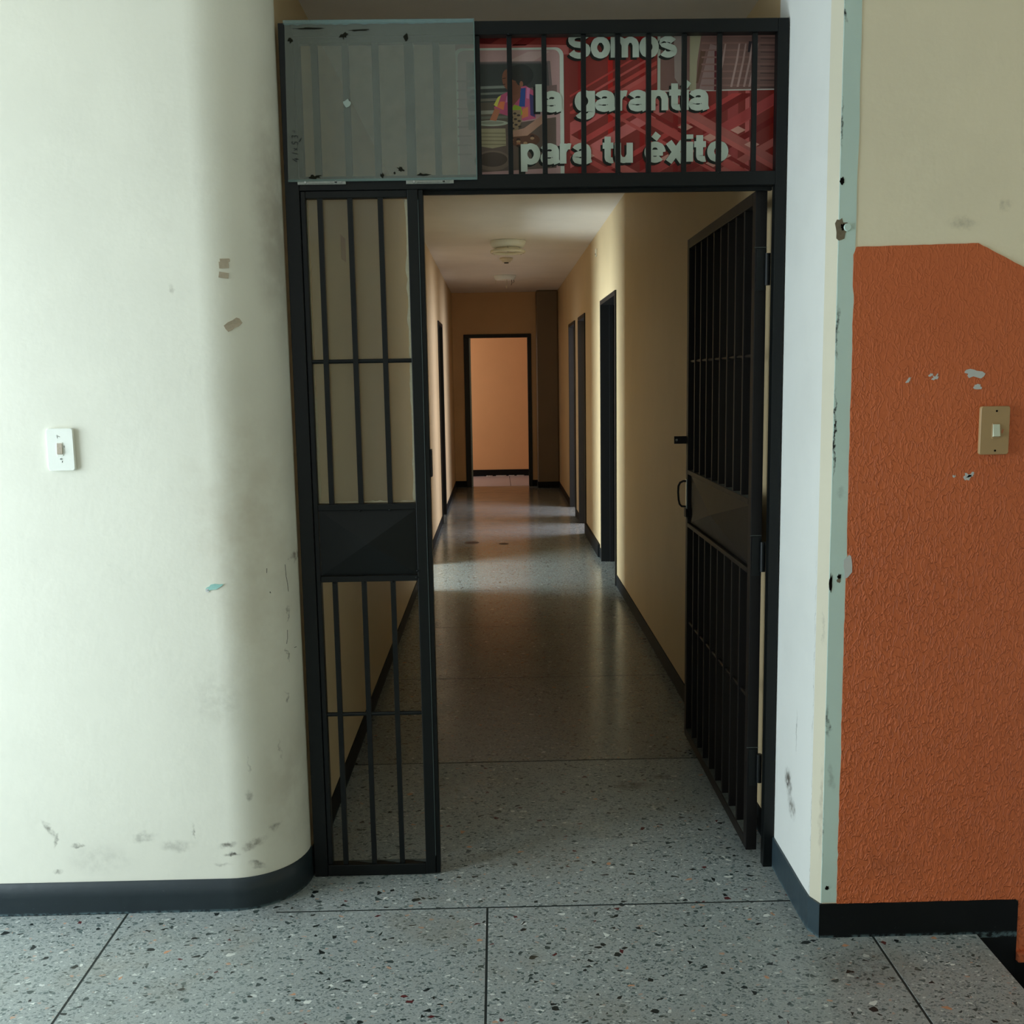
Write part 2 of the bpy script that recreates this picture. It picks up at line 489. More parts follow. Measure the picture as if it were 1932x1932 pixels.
# ---------------------------------------------------------------- dimensions
XL, XR = -0.590, 0.847          # corridor walls
A, B, G = 2.720, 2.513, 2.905   # left hall wall, orange wall, gate plane
CE = 2.668                      # ceiling
YE = 13.99                      # end wall
T = 0.15                        # wall thickness
D1, D2, D3 = (7.12, 8.14), (9.58, 10.34), (10.80, 11.66)
L1, L2 = (7.05, 8.12), (10.45, 11.21)
DH = 2.10
HX = -3.2                       # hall left wall
HY = -3.0                       # hall rear wall
SX = 3.2

# ---------------------------------------------------------------- floor
base = MB()
base.box(HX, 1.262, HY, B + .3, -.10, -.0012)
base.box(-3.1, 3.4, B + .3, 3.3, -.10, -.0012); base.box(-3.1, 3.4, 3.3, 16.0, -.10, -.0004)
floor = base.build('floor', M['joint'])
struct(floor, 'grey terrazzo floor of hall and corridor divided by thin dark joints', 'floor')


def slab(x0, x1, y0, y1, mat, gx=.0035, gy=.0045):
    m = MB(); m.box(x0 + gx, x1 - gx, y0 + gy, y1 - gy, -.02, 0.0, bev=.0008)
    m.build('floor_slab', mat, floor)


xs = [HX, -2.11, -1.08, -.052, .985, 1.268]
ys = [HY, -1.7, -.6, .5, 1.60, 2.705]
for i in range(len(xs) - 1):
    for j in range(len(ys) - 1):
        y1 = ys[j + 1]
        if j == len(ys) - 2:
            if i in (0, 1): y1 = 2.719
            elif i == 4: y1 = B + .01
            elif i == 2:   # slab reaching under the rounded wall corner
                m = MB(); m.slab_poly([(-1.077, ys[j] + .002), (-.055, ys[j] + .002), (-.055, 2.7005), (-.655, 2.7005), (-.655, 2.80), (-1.077, 2.80)], -.02, 0.0, plane='xy')
                m.build('floor_slab', M['terrazzo'], floor); continue
        slab(xs[i], xs[i + 1], ys[j], y1, M['terrazzo'])
rows = [2.705, 3.806, 4.93, 5.99, 7.05, 8.22, 9.56, 10.37, 11.17, 12.30, 13.25, 14.08]
for j in range(len(rows) - 1):
    m = MB(); near = j == 0
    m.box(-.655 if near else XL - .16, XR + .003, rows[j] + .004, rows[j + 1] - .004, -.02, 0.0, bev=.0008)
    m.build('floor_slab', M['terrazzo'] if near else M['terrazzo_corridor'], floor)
for (a, b) in ((3.0, 8.9), (8.9, 13.9)):
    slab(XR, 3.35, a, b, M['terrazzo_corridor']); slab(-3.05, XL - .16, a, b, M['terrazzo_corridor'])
for k in range(4):
    slab(-2.2 if k == 0 else -.92 + (k - 1) * 1.10, -.92 + k * 1.10, 14.08, 15.58, M['pale_floor'])
# round brown patches left on the corridor floor
for (x, y, r) in ((-.253, 9.18, .068), (.041, 9.09, .045)):
    m = MB(); pts = [(x + r * math.cos(k / 24 * 2 * math.pi) * (1 + .05 * wob(k, 1.3)), y + r * math.sin(k / 24 * 2 * math.pi)) for k in range(24)]
    m.slab_poly(pts, .0004, .0012, plane='xy')
    o = m.build('round_stain', simple('brown_round_stain', (52, 38, 28), .5), floor); o['label'] = 'round brown patch on the corridor floor'

# lower stair treads beside the hall floor
st = MB()
for k in range(4):
    st.box(1.268 + .28 * k, 1.268 + .28 * (k + 1) + .02, HY, B - .001, -.17 * (k + 1) - .17, -.17 * (k + 1))
struct(st.build('stair_treads', M['black_step']), 'black stair treads going down beside the orange wall', 'stairs')

# ---------------------------------------------------------------- walls
def arc_profile(off=0.0, r=.195):
    """plan of the hall wall with its rounded corner, shifted off towards the room"""
    cx, cy = XL - r, A + r
    pts = [(HX, A - off)]
    for k in range(0, 13):
        x = HX + (cx - HX) * (k + 1) / 13.0
        pts.append((x, A - off))
    for k in range(1, 17):
        a = -math.pi / 2 + (math.pi / 2) * k / 16
        pts.append((cx + (r + off) * math.cos(a), cy + (r + off) * math.sin(a)))
    return pts


wl = MB()
prof = arc_profile()
zs = [0 + CE * k / 6 for k in range(7)]
wl.grid([[(x, y, z) for (x, y) in prof] for z in zs], None, True)
# back faces so the wall has real thickness
wl.grid([[(x, A + .33, z) for (x, y) in (prof[0], (XL - .15, 0))] for z in (0, CE)], None, False)
wall_left_front = wl.build('wall_left', M['left_wall'], recalc=False)
struct(wall_left_front, 'bright cream plaster wall on the left with a rounded corner', 'wall')


def wall_run(x0, x1, ys_, openings, z1=CE):
    m = MB(); y = ys_[0]
    for (a, b) in openings:
        m.box(x0, x1, y, a, 0, z1); m.box(x0, x1, a, b, DH, z1); y = b
    m.box(x0, x1, y, ys_[1], 0, z1)
    return m


struct(wall_run(XL - T, XL, (A + .195, YE), (L1, L2)).build('wall_corridor_left', M['corridor_wall']), 'cream left wall of the corridor seen behind the barred side panel', 'wall')
struct(wall_run(XR, XR + T, (3.02, YE), (D1, D2, D3)).build('wall_corridor_right', M['corridor_wall']), 'cream right wall of the corridor with three dark doorways', 'wall')
# white jamb with a chamfered edge between gate and orange wall
JX = .826
m = MB()
jp = [(JX + .004, 3.02), (JX, 2.90), (JX - .001, 2.75), (JX - .002, 2.62), (JX - .001, 2.553), (.8425, B + .001), (XR + .1, B + .001), (XR + .1, 3.02)]
m.grid([[(x, y, z) for (x, y) in jp] for z in (0, .6, 1.2, 1.8, 2.3, CE)], None, False, close=True)
CH = m_wall('cream_chamfer_plaster', (208, 201, 178), plane='yz', blobs=[((2.52, .35), (.01, .2), 0, .5, (150, 140, 120)), ((2.53, .85), (.006, .06), 0, .8, (150, 146, 130))])
for i_ in range(len(m.f)):
    if i_ % len(jp) == 4: m.mi[i_] = m._m(CH)
struct(m.build('wall_jamb', M['jamb']), 'white plaster jamb between the gate and the orange wall', 'wall')
# right hall wall (cream upper field)
m = MB(); m.box(XR, SX, B, B + .15, -1.0, CE)
wr = struct(m.build('wall_right', M['cream_wall']), 'hall wall on the right, khaki above and orange below', 'wall')


def ragged(p0, p1, n, amp, s, seed):
    out = []
    d = Vector((p1[0] - p0[0], p1[1] - p0[1])); nn = Vector((-d.y, d.x)).normalized()
    for k in range(n):
        t = k / n
        w = (noise.noise(Vector((t * s, seed, 0))) + .5 * noise.noise(Vector((t * s * 3.3, seed, 4)))) * amp
        out.append((p0[0] + d.x * t + nn.x * w, p0[1] + d.y * t + nn.y * w))
    return out


# orange paint coat, proud of the wall, with a brushed upper edge
ol = []
ol += ragged((.8885, 1.806), (1.188, 1.811), 20, .0018, 9, 1.0)
ol += ragged((1.188, 1.811), (1.305, 1.751), 10, .0018, 7, 2.0)
ol += [(1.305, 1.751), (1.62, 1.585), (2.6, 1.06), (SX - .01, .75), (SX - .01, -.98), (1.66, -.98), (1.66, -.22), (1.374, -.22), (1.374, .094)]
ol += [(.886, .094)]
for k in range(90):
    z = .10 + (1.806 - .10) * k / 90
    x = .8845 + .0022 * noise.noise(Vector((z * 9, 5, 0))) + .0018 * noise.noise(Vector((z * 45, 9, 0)))
    if .99 < z < 1.045: x += .009 * math.sin((z - .99) / .055 * math.pi)
    if 1.70 < z < 1.80: x -= .004 + .004 * noise.noise(Vector((z * 150, 9, 0)))
    ol.append((x, z))
m = MB(); m.slab_poly(ol, B - .0028, B + .001)
o = m.build('orange_coat', M['orange'], wr); o['label'] = 'orange textured paint field on the lower wall'
# sea-green filler strip down the corner
fl = [(.8435, .0985)]
for k in range(60):
    z = CE - (CE - .0985) * (1 - k / 60)
    pass
strip = []
for k in range(61):
    z = .0985 + (CE - .0985) * k / 60
    strip.append((.8865 - .0000 + (.003 * noise.noise(Vector((z * 6, 12, 0)))) - (0.0 if z < 1.0 else .001), z))
left = [(.8432 + .0010 * noise.noise(Vector((z2 * 20, 2, 0))), z2) for z2 in [CE - (CE - .0985) * k / 60 for k in range(61)]]
m = MB(); m.slab_poly(strip + left, B - .0016, B + .001)
o = m.build('filler_strip', M['strip'], wr); o['label'] = 'sea green filler strip along the corner'


def blobpoly(c, r, n=14, seed=0, rag=.35, ang=0.0):
    out = []
    for k in range(n):
        a = 2 * math.pi * k / n
        q = 1 + rag * noise.noise(Vector((math.cos(a) * 2.3 + seed, math.sin(a) * 2.3, seed * 1.7))) * 1.6
        x, z = r[0] * q * math.cos(a), r[1] * q * math.sin(a)
        out.append((c[0] + x * math.cos(ang) - z * math.sin(ang), c[1] + x * math.sin(ang) + z * math.cos(ang)))
    return out


def chip(name, c, r, mat, y, parent, seed, ang=0.0, th=.0006, plane='xz', rag=.35, label=None):
    m = MB(); m.slab_poly(blobpoly(c, r, 14, seed, rag, ang), y - th, y + .0004, plane=plane)
    o = m.build(name, mat, parent)
    if label: o['label'] = label
    return o


for (c, r, s, an) in [((1.186, 1.495), (.024, .010), 1, -.05), ((1.200, 1.462), (.010, .006), 2, .1), ((1.094, 1.486), (.010, .005), 3, .5),
                      ((1.082, 1.492), (.006, .003), 9, .4), ((1.026, 1.479), (.008, .003), 4, .8), ((1.184, 1.2365), (.008, .008), 5, .3),
                      ((1.197, 1.240), (.010, .005), 6, .4), ((1.152, 1.2375), (.0035, .003), 7, 0)]:
    chip('paint_chip', c, r, M['plaster_chip'], B - .0028, wr, s, an, rag=.7)
for (c, r, s) in [((.8745, .985), (.009, .024), 21)]:
    chip('plaster_patch', (.889, 1.012), (.010, .030), M['plaster_chip'], B - .0028, wr, 21)
# drilled holes and broken plaster in the filler strip
for (z, x, r, mt) in [(1.962, .8485, (.0055, .009), 'black_hole'), (.985, .868, (.005, .006), 'black_hole'), (.140, .858, (.005, .0055), 'black_hole'),
                      (.968, .8465, (.004, .022), 'black_hole'), (1.85, .8475, (.014, .026), 'plaster_brown'), (.975, .867, (.005, .006), 'plaster_brown')]:
    chip('wall_hole' if mt == 'black_hole' else 'broken_plaster', (x, z), r, M[mt], B - .0016, wr, z * 3)
chip('wall_hole', (.853, 1.855), (.006, .007), M['black_hole'], B - .0024, wr, 8)
m = MB(); m.cyl((.864, B - .0012, 1.853), (.864, B - .006, 1.853), .010, .008, 20)
m.build('wall_plug', M['strip'], wr)
for k, (y, z, a, b) in enumerate([(2.532, 1.85, .018, .05), (2.530, 1.78, .012, .02)]):
    pass

# rear, left and stair walls of the hall (behind the camera), with a doorway and an opening for the added rear fill
m = MB()
m.box(HX - .12, HX, HY, .95, 0, CE); m.box(HX - .12, HX, 2.49, A + .33, 0, CE); m.box(HX - .12, HX, .95, 2.49, 2.22, CE)
struct(m.build('wall_hall_side', M['left_wall']), 'side wall of the hall out of view to the left', 'wall')
m = MB()
m.box(HX, -3.1, HY - .12, HY, 0, CE); m.box(-1.7, SX, HY - .12, HY, -1.0, CE); m.box(-3.1, -1.7, HY - .12, HY, 0, .85); m.box(-3.1, -1.7, HY - .12, HY, 2.35, CE)
struct(m.build('wall_back', M['cream_wall']), 'rear wall of the hall behind the camera', 'wall')
m = MB(); m.box(SX, SX + .12, HY - .12, B + .15, -1.0, CE)
struct(m.build('wall_stair_side', M['cream_wall']), 'far side wall of the stairwell out of view', 'wall')
m = MB(); m.box(HX - .12, SX + .12, HY - .12, A + .35, CE, CE + .1); m.box(-3.2, 3.5, A + .35, 16.0, CE, CE + .1)
ceil = struct(m.build('ceiling', M['ceiling']), 'off white plaster ceiling running along the corridor', 'ceiling')

# end wall, column, end room
DXL, DXR = -.385, .437
m = MB()
m.box(XL - T, DXL - .0, YE, YE + .12, 0, CE); m.box(DXR, XR + T, YE, YE + .12, 0, CE); m.box(DXL, DXR, YE, YE + .12, 2.06, CE)
struct(m.build('wall_end', M['end_wall']), 'ochre wall closing the corridor around the far doorway', 'wall')
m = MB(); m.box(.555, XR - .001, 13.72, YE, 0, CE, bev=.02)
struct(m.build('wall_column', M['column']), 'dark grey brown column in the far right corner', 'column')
m = MB(); m.box(-2.2, 2.1, 15.58, 15.70, 0, CE)
struct(m.build('wall_far_room', simple('apricot_room_plaster', (230, 186, 136), .6, .3, var=.04, scale=4)), 'apricot wall of the room beyond the far doorway', 'wall')
m = MB(); m.box(-2.2, 2.1, 15.565, 15.58, 0, .10)
struct(m.build('baseboard_far_room', M['skirt_black']), 'black skirting of the room beyond the far doorway', 'skirting')
m = MB(); m.box(2.1, 2.22, YE + .12, 15.7, 0, CE)
m.box(-2.32, -2.2, YE + .12, 14.25, 0, CE); m.box(-2.32, -2.2, 15.25, 15.7, 0, CE); m.box(-2.32, -2.2, 14.25, 15.25, 0, .8); m.box(-2.32, -2.2, 14.25, 15.25, 2.2, CE)
m.box(-2.2, XL - T, YE, YE + .12, 0, CE); m.box(XR + T, 2.1, YE, YE + .12, 0, CE)
struct(m.build('wall_far_room_sides', M['end_wall']), 'side walls of the room beyond the far doorway', 'wall')
for k, x in enumerate([-.15, -.12, .0, .05, .09, .20, .24, .33, .38]):
    m = MB(); m.slab_poly(blobpoly((x, 15.545 + .01 * wob(k, 1.7)), (.03, .012), 10, k, .5), .0005, .012, plane='xy')
    tag(m.build('plaster_debris', M['plaster_chip']), 'crumb of white plaster along the skirting of the far room', 'debris', 'plaster crumbs in the far room')

# side rooms
m = MB()
m.box(3.3, 3.42, 3.02, 9.2, 0, CE); m.box(3.3, 3.42, 12.0, YE, 0, CE); m.box(3.3, 3.42, 9.2, 12.0, 0, .8); m.box(3.3, 3.42, 9.2, 12.0, 2.3, CE)
m.box(XR + T, 3.3, 5.9, 6.0, 0, CE); m.box(XR + T, 3.3, 12.4, 12.5, 0, CE); m.box(XR + T, 3.3, 8.8, 8.9, 0, CE)
struct(m.build('wall_right_rooms', M['corridor_wall']), 'walls of the side rooms behind the right doorways', 'wall')
m = MB()
m.box(-3.12, -3.0, A + .33, 6.4, 0, CE); m.box(-3.12, -3.0, 8.0, 10.6, 0, CE); m.box(-3.12, -3.0, 11.8, YE, 0, CE)
m.box(-3.12, -3.0, 6.4, 8.0, 0, .08); m.box(-3.12, -3.0, 6.4, 8.0, 2.35, CE); m.box(-3.12, -3.0, 10.6, 11.8, 0, .85); m.box(-3.12, -3.0, 10.6, 11.8, 2.2, CE)
m.box(-3.0, XL - T, 5.6, 5.7, 0, CE); m.box(-3.0, XL - T, 9.3, 9.4, 0, CE); m.box(-3.0, XL - T, 12.2, 12.3, 0, CE)
struct(m.build('wall_left_rooms', M['corridor_wall']), 'walls of the side rooms behind the left doorways', 'wall')

# ---------------------------------------------------------------- skirtings
m = MB()
pr = arc_profile(.004)
rows_ = []
for z, j in ((0, 0), (.05, 0), (.097, 1)):
    rows_.append([(x, y, z + (.0012 * noise.noise(Vector((x * 7, y * 7, 1))) if j else 0)) for (x, y) in pr])
rows_.append([(x2, y2, r[2]) for (x2, y2), r in zip(arc_profile(.0), rows_[-1])])
m.grid(rows_, None, True)
struct(m.build('baseboard_left', M['skirt'], recalc=False), 'dark slate skirting curving round the cream wall corner', 'skirting')
m = MB()
for (a, b) in ((A + .195, L1[0]), (L1[1], L2[0]), (L2[1], YE)): m.box(XL, XL + .006, a, b, 0, .085)
struct(m.build('baseboard_corridor_left', M['skirt_black']), 'black skirting along the corridor left wall', 'skirting')
m = MB()
for (a, b) in ((3.02, D1[0]), (D1[1], D2[0]), (D2[1], D3[0]), (D3[1], 13.72)): m.box(XR - .006, XR, a, b, 0, .085)
m.box(XR - .02, XR, 8.3, 9.58, 0, .11)
struct(m.build('baseboard_corridor_right', M['skirt_black']), 'black skirting along the corridor right wall', 'skirting')
m = MB()
jq = [(JX + .002, 3.02), (JX - .006, 2.90), (JX - .008, 2.62), (JX - .006, 2.550), (.838, B - .004)]
m.grid([[(x, y, z + (.0012 * noise.noise(Vector((x * 30, y * 30, 1))) if z else 0)) for (x, y) in jq] for z in (0, .0955)] + [[(x + .008, y + .003, .0955) for (x, y) in jq]], None, False)
struct(m.build('baseboard_jamb', M['skirt_jamb'], recalc=False), 'blue slate skirting at the foot of the white jamb', 'skirting')
m = MB()
top = [(.8385 + (1.366 - .8385) * k / 40, .0950 + .0011 * noise.noise(Vector((k * .35, 8, 0))) + .0004 * k / 10) for k in range(41)]
ou = top + [(1.372, .090), (1.373, .05), (1.374, -.30), (.8385, -.30)]
ou = [p for p in ou]
m.slab_poly(ou, B - .0052, B + .001)
m.slab_poly([(1.374, -.078), (2.2, -.078), (2.2, -.40), (1.374, -.40)], B - .0045, B + .001)
struct(m.build('baseboard_right', M['skirt_black']), 'black skirting stepping down under the orange wall', 'skirting')
m = MB(); m.box(1.3745, 1.66, B - .018, B - .002, -.078, -.052, bev=.003)
struct(m.build('trim_1', M['orange']), 'small orange ledge above the lower stair skirting', 'trim')
m = MB(); m.box(DXR + .05, .554, YE - .006, YE, 0, .09); m.box(XL, DXL - .052, YE - .006, YE, 0, .09); m.box(.553, XR - .002, 13.714, 13.72, 0, .09); m.box(.549, .555, 13.714, YE, 0, .09)
struct(m.build('baseboard_end', M['skirt_black']), 'black skirting on the corridor end wall and column', 'skirting')


# ---------------------------------------------------------------- door frames
def side_frame(idx, xw, sgn, y0, y1, label):
    """black pressed-metal frame lining an opening in a side wall; xw = corridor face, sgn = away from corridor"""
    e = empty('door_%d' % idx, (xw, (y0 + y1) / 2, 0)); struct(e, label, 'door frame')
    xa, xb = xw - sgn * .012, xw + sgn * (T + .01)
    w = .035
    for (ya, yb) in ((y0, y0 + w), (y1 - w, y1)):
        m = MB(); m.box(xa, xb, ya, yb, 0, DH, bev=.002); m.build('door_jamb', M['door_metal'], e)
    m = MB(); m.box(xa, xb, y0 + w, y1 - w, DH - w, DH, bev=.002)
    m.build('door_head', M['door_metal'], e)
    m = MB()
    for (ya, yb) in ((y0 + w, y0 + w + .012), (y1 - w - .012, y1 - w)): m.box(xw + sgn * .06, xw + sgn * .09, ya, yb, 0, DH - w)
    m.build('door_stop', M['door_metal'], e)


side_frame(1, XR, 1, *D1, 'black metal frame of the nearest doorway in the right corridor wall')
side_frame(2, XR, 1, *D2, 'black metal frame of the middle doorway in the right corridor wall')
side_frame(3, XR, 1, *D3, 'black metal frame of the farthest doorway in the right corridor wall')
side_frame(4, XL, -1, *L2, 'black metal frame of the doorway in the left corridor wall')
side_frame(5, XL, -1, *L1, 'black metal frame of the left doorway hidden behind the gate stile')
e = empty('door_6', (0.02, YE, 0)); struct(e, 'black metal frame around the doorway at the corridor end', 'door frame')
for (xa, xb) in ((-.4383, DXL + .02), (DXR, .4877)):
    m = MB(); m.box(xa, xb, YE - .02, YE + .13, 0, 2.06, bev=.003); m.build('door_jamb', M['door_metal'], e)
m = MB(); m.box(-.4383, .4877, YE - .02, YE + .13, 2.06, 2.106, bev=.003); m.build('door_head', M['door_metal'], e)
m = MB(); m.box(DXL + .02, DXL + .04, YE + .02, YE + .06, 0, 2.06); m.build('door_stop', M['aluminium'], e)


# ---------------------------------------------------------------- security gate (fixed frame)
GB = G + .032
gate = empty('security_gate', (.12, G, 0))
tag(gate, 'fixed black steel gate frame with barred transom and narrow barred side panel', 'gate frame')
BP = M['black_paint']


def gpart(name, x0, x1, z0, z1, y0=G, y1=GB, mat=None, bev=.0018, parent=None):
    m = MB(); m.box(x0, x1, y0, y1, z0, z1, bev=bev)
    return m.build(name, mat or BP, parent or gate)


gpart('post', -.5800, -.5400, 0.0, 2.472)
gpart('post', .7930, .8235, 0.0, 2.472)
gpart('top_rail', -.540, .793, 2.436, 2.472)
gpart('middle_rail', -.540, .793, 2.028, 2.066)
gpart('door_stop', -.197, .793, 2.018, 2.040, GB - .002, GB + .012)
for x in (-.485, -.400, -.318, -.150, -.036, .052, .148, .257, .352, .438, .537, .635, .733):
    w = .0090 if x < -.1 else .0068
    gpart('transom_bar', x - w, x + w, 2.066, 2.436, G + .004 if x < -.1 else G + .008, G + .022, bev=.0012)
gpart('transom_bar', -.238, -.212, 2.066, 2.436, G + .006, G + .026)
gpart('transom_frame', -.5395, -.524, 2.066, 2.436, G + .002, G + .026)
gpart('transom_frame', -.524, -.046, 2.419, 2.4355, G + .002, G + .026)
# side panel
gpart('panel_stile', -.2405, -.2105, 0.004, 2.028)
gpart('panel_stile', -.2100, -.1965, 0.004, 2.028, G + .004, GB + .012)
gpart('panel_stile', -.5395, -.5250, 0.036, 2.028, G + .006, GB)
gpart('bottom_rail', -.5395, -.2405, 0.002, .036)
gpart('panel_rail', -.5250, -.2405, 1.127, 1.145)
gpart('panel_rail', -.5250, -.2405, .915, .932)
gpart('panel_rail', -.5250, -.2405, 2.008, 2.028, G + .004, GB)
for (xt, xb) in ((-.4855, -.4855), (-.4015, -.3985), (-.3165, -.3130)):
    for (z0, z1) in ((1.145, 2.012), (.036, .915)):
        m = MB(); w = .0072
        xa = xb + (xt - xb) * z0 / 2; xc = xb + (xt - xb) * z1 / 2
        y0, y1 = G + .006, G + .0205
        P8 = [(xa - w, y0, z0), (xa + w, y0, z0), (xa + w, y1, z0), (xa - w, y1, z0), (xc - w, y0, z1), (xc + w, y0, z1), (xc + w, y1, z1), (xc - w, y1, z1)]
        for q in ((0, 1, 2, 3), (4, 5, 6, 7), (0, 1, 5, 4), (1, 2, 6, 5), (2, 3, 7, 6), (3, 0, 4, 7)): m.poly([P8[i] for i in q])
        o = m.build('panel_bar', BP, gate)
for z in (1.556, .509):
    m = MB(); m.cyl((-.526, G + .014, z), (-.240, G + .014, z), .0062, n=12); m.build('cross_rod', BP, gate)


def pyramid(mb, x0, x1, z0, z1, y, h):
    c = ((x0 + x1) / 2, y - h, (z0 + z1) / 2)
    q = [(x0, y, z0), (x1, y, z0), (x1, y, z1), (x0, y, z1)]
    for i in range(4): mb.poly([q[i], q[(i + 1) % 4], c])
    mb.box(x0, x1, y, y + .004, z0, z1)


m = MB(); pyramid(m, -.5240, -.2410, .933, 1.126, G + .010, .016)
o = m.build('embossed_plate', BP, gate); o['label'] = 'black sheet plate pressed into a shallow pyramid'
for (x0, x1) in ((-.47, -.407), (-.390, -.322), (-.305, -.242)):
    m = MB()
    pts = [(x0 + (x1 - x0) * k / 8, G + .028 - .016 * (k / 8) ** 1.5 - .003 * random.random()) for k in range(9)]
    m.slab_poly(pts + [(x1, G + .030), (x0, G + .030)], .0362, .0367, plane='xy')
    m.build('dust', M['dust'], gate)
# weld blobs
for (x, z) in ((-.404, 1.126), (-.316, 1.127), (-.243, .925), (-.486, .914), (-.400, .914), (-.315, .914), (.052, 2.437), (.355, 2.062), (.635, 2.064), (-.24, .945)):
    bm = bmesh.new(); bmesh.ops.create_icosphere(bm, subdivisions=1, radius=.0042)
    bmesh.ops.scale(bm, vec=(1.4, .7, .8), verts=bm.verts[:]); bmesh.ops.translate(bm, vec=(x, G - .0002, z), verts=bm.verts[:])
    m = MB(); m.addbm(bm, None, True); m.build('weld_bead', BP, gate)
m = MB(); m.tube([(-.2100, G + .001, 2.0), (-.2096, G + .001, 1.5), (-.2105, G + .001, 1.0), (-.2096, G + .001, .5), (-.2100, G + .001, .06)], .0008, 6)
m.build('weld_seam', M['grey_mark'] if False else simple('scuffed_steel_edge', (70, 82, 80), .4), gate)
# lock keep on the stile
m = MB(); m.box(-.1965, -.190, G + .006, G + .03, 1.22, 1.30, bev=.002); m.build('lock_keep', BP, gate)

# glass pane behind the side panel bars with smeared sealant
pane = MB(); pane.box(-.520, -.243, G + .0235, G + .0265, 1.147, 2.006)
pane_t = empty('glass_pane', (-.38, G + .025, 1.147))
tag(pane_t, 'clear dusty glass pane fixed behind the upper bars of the side panel', 'glass')
pane.build('pane', M['glass'], pane_t)
for side, xx, wd in ((0, -.5245, .006), (1, -.2415, -.009)):
    m = MB(); pts = [(xx, 1.148)]; n = 70
    inner = []
    for k in range(n + 1):
        z = 1.148 + (2.005 - 1.148) * k / n
        w = wd * (.55 + .9 * abs(noise.noise(Vector((z * 14, side * 5, 1)))) + .5 * abs(noise.noise(Vector((z * 60, side * 5, 3)))))
        if side == 0: w *= 1.5 if z < 1.45 else .5
        inner.append((xx + w, z))
    m.slab_poly([(xx, 1.148)] + inner + [(xx, 2.005)], G + .0215, G + .0235)
    m.build('sealant', M['sealant'], pane_t)
m = MB(); inner = [(-.52 + .278 * k / 40, 1.150 + .006 * abs(noise.noise(Vector((k * .7, 2, 2))))) for k in range(41)]
m.slab_poly([(-.52, 1.1465)] + inner + [(-.242, 1.1465)], G + .0215, G + .0235); m.build('sealant', M['sealant'], pane_t)

# ---------------------------------------------------------------- translucent sheet clipped on the transom
sh = empty('translucent_sheet', (-.305, G - .004, 2.05))
tag(sh, 'dusty translucent plastic sheet fixed over the left part of the transom bars', 'plastic sheet')
SXL, SXR, SZB, SZT = -.5640, -.0430, 2.054, 2.474
m = MB(); m.slab_poly([(SXL - .004, SZB + .002), (SXR - .002, SZB - .002), (SXR, SZT), (SXL + .004, SZT + .003)], G - .0065, G - .0035); m.build('sheet', M['sheet'], sh)
m = MB(); m.box(SXR - .0022, SXR + .0005, G - .0072, G - .0030, SZB - .002, SZT + .001)
m.build('polished_edge', M['sheet_edge'], sh)
m = MB(); m.box(SXL - .004, SXR, G - .0074, G - .0030, SZB - .003, SZB + .0035); m.build('polished_edge', M['sheet_edge'], sh)
m = MB()
ed = [(SXL + (SXR - SXL) * k / 40, SZT - .008 - .006 * abs(noise.noise(Vector((k * .5, 7, 1))))) for k in range(41)]
m.slab_poly(ed + [(SXR, SZT + .002), (SXL, SZT + .003)], G - .0070, G - .0066); m.build('glue_smear', m_haze('bluish_glue_smear', (128, 160, 160), .35, .4), sh)
for (c, r, s, an) in [((-.495, 2.064), (.016, .006), 1, 0), ((-.255, 2.082), (.009, .007), 2, -.7), ((-.272, 2.071), (.003, .003), 3, 0), ((-.195, 2.066), (.016, .003), 4, 0),
                      ((-.40, 2.435), (.009, .007), 5, .7), ((-.23, 2.428), (.007, .010), 6, -.3), ((-.545, 2.425), (.007, .006), 7, 0), ((-.36, 2.449), (.03, .002), 8, 0), ((-.49, 2.455), (.04, .002), 9, 0),
                      ((-.307, 2.066), (.006, .006), 10, 0)]:
    chip('grime_spot', c, r, M['edge_grime'], G - .0065, sh, s + 30, an, rag=.7)
chip('glue_drop', (-.397, 2.258), (.010, .009), m_haze('milky_glue', (170, 185, 175), .7), G - .0065, sh, 44, th=.002)
# handwritten measurement "41 x 53 1/2" running up the left edge
ink = MB()


def stroke(pts, r=.0009):
    # local frame: text runs upward (+z); u along text, v across (to the left)
    ink.tube([(-.5445 - v, G - .0068, 2.105 + u) for (u, v) in pts], r, 6)


s_ = .0165
def gl(u0, pts, sc=1.0): stroke([(u0 + a * s_ * .8 * sc, (b - .5) * s_ * sc) for a, b in pts])


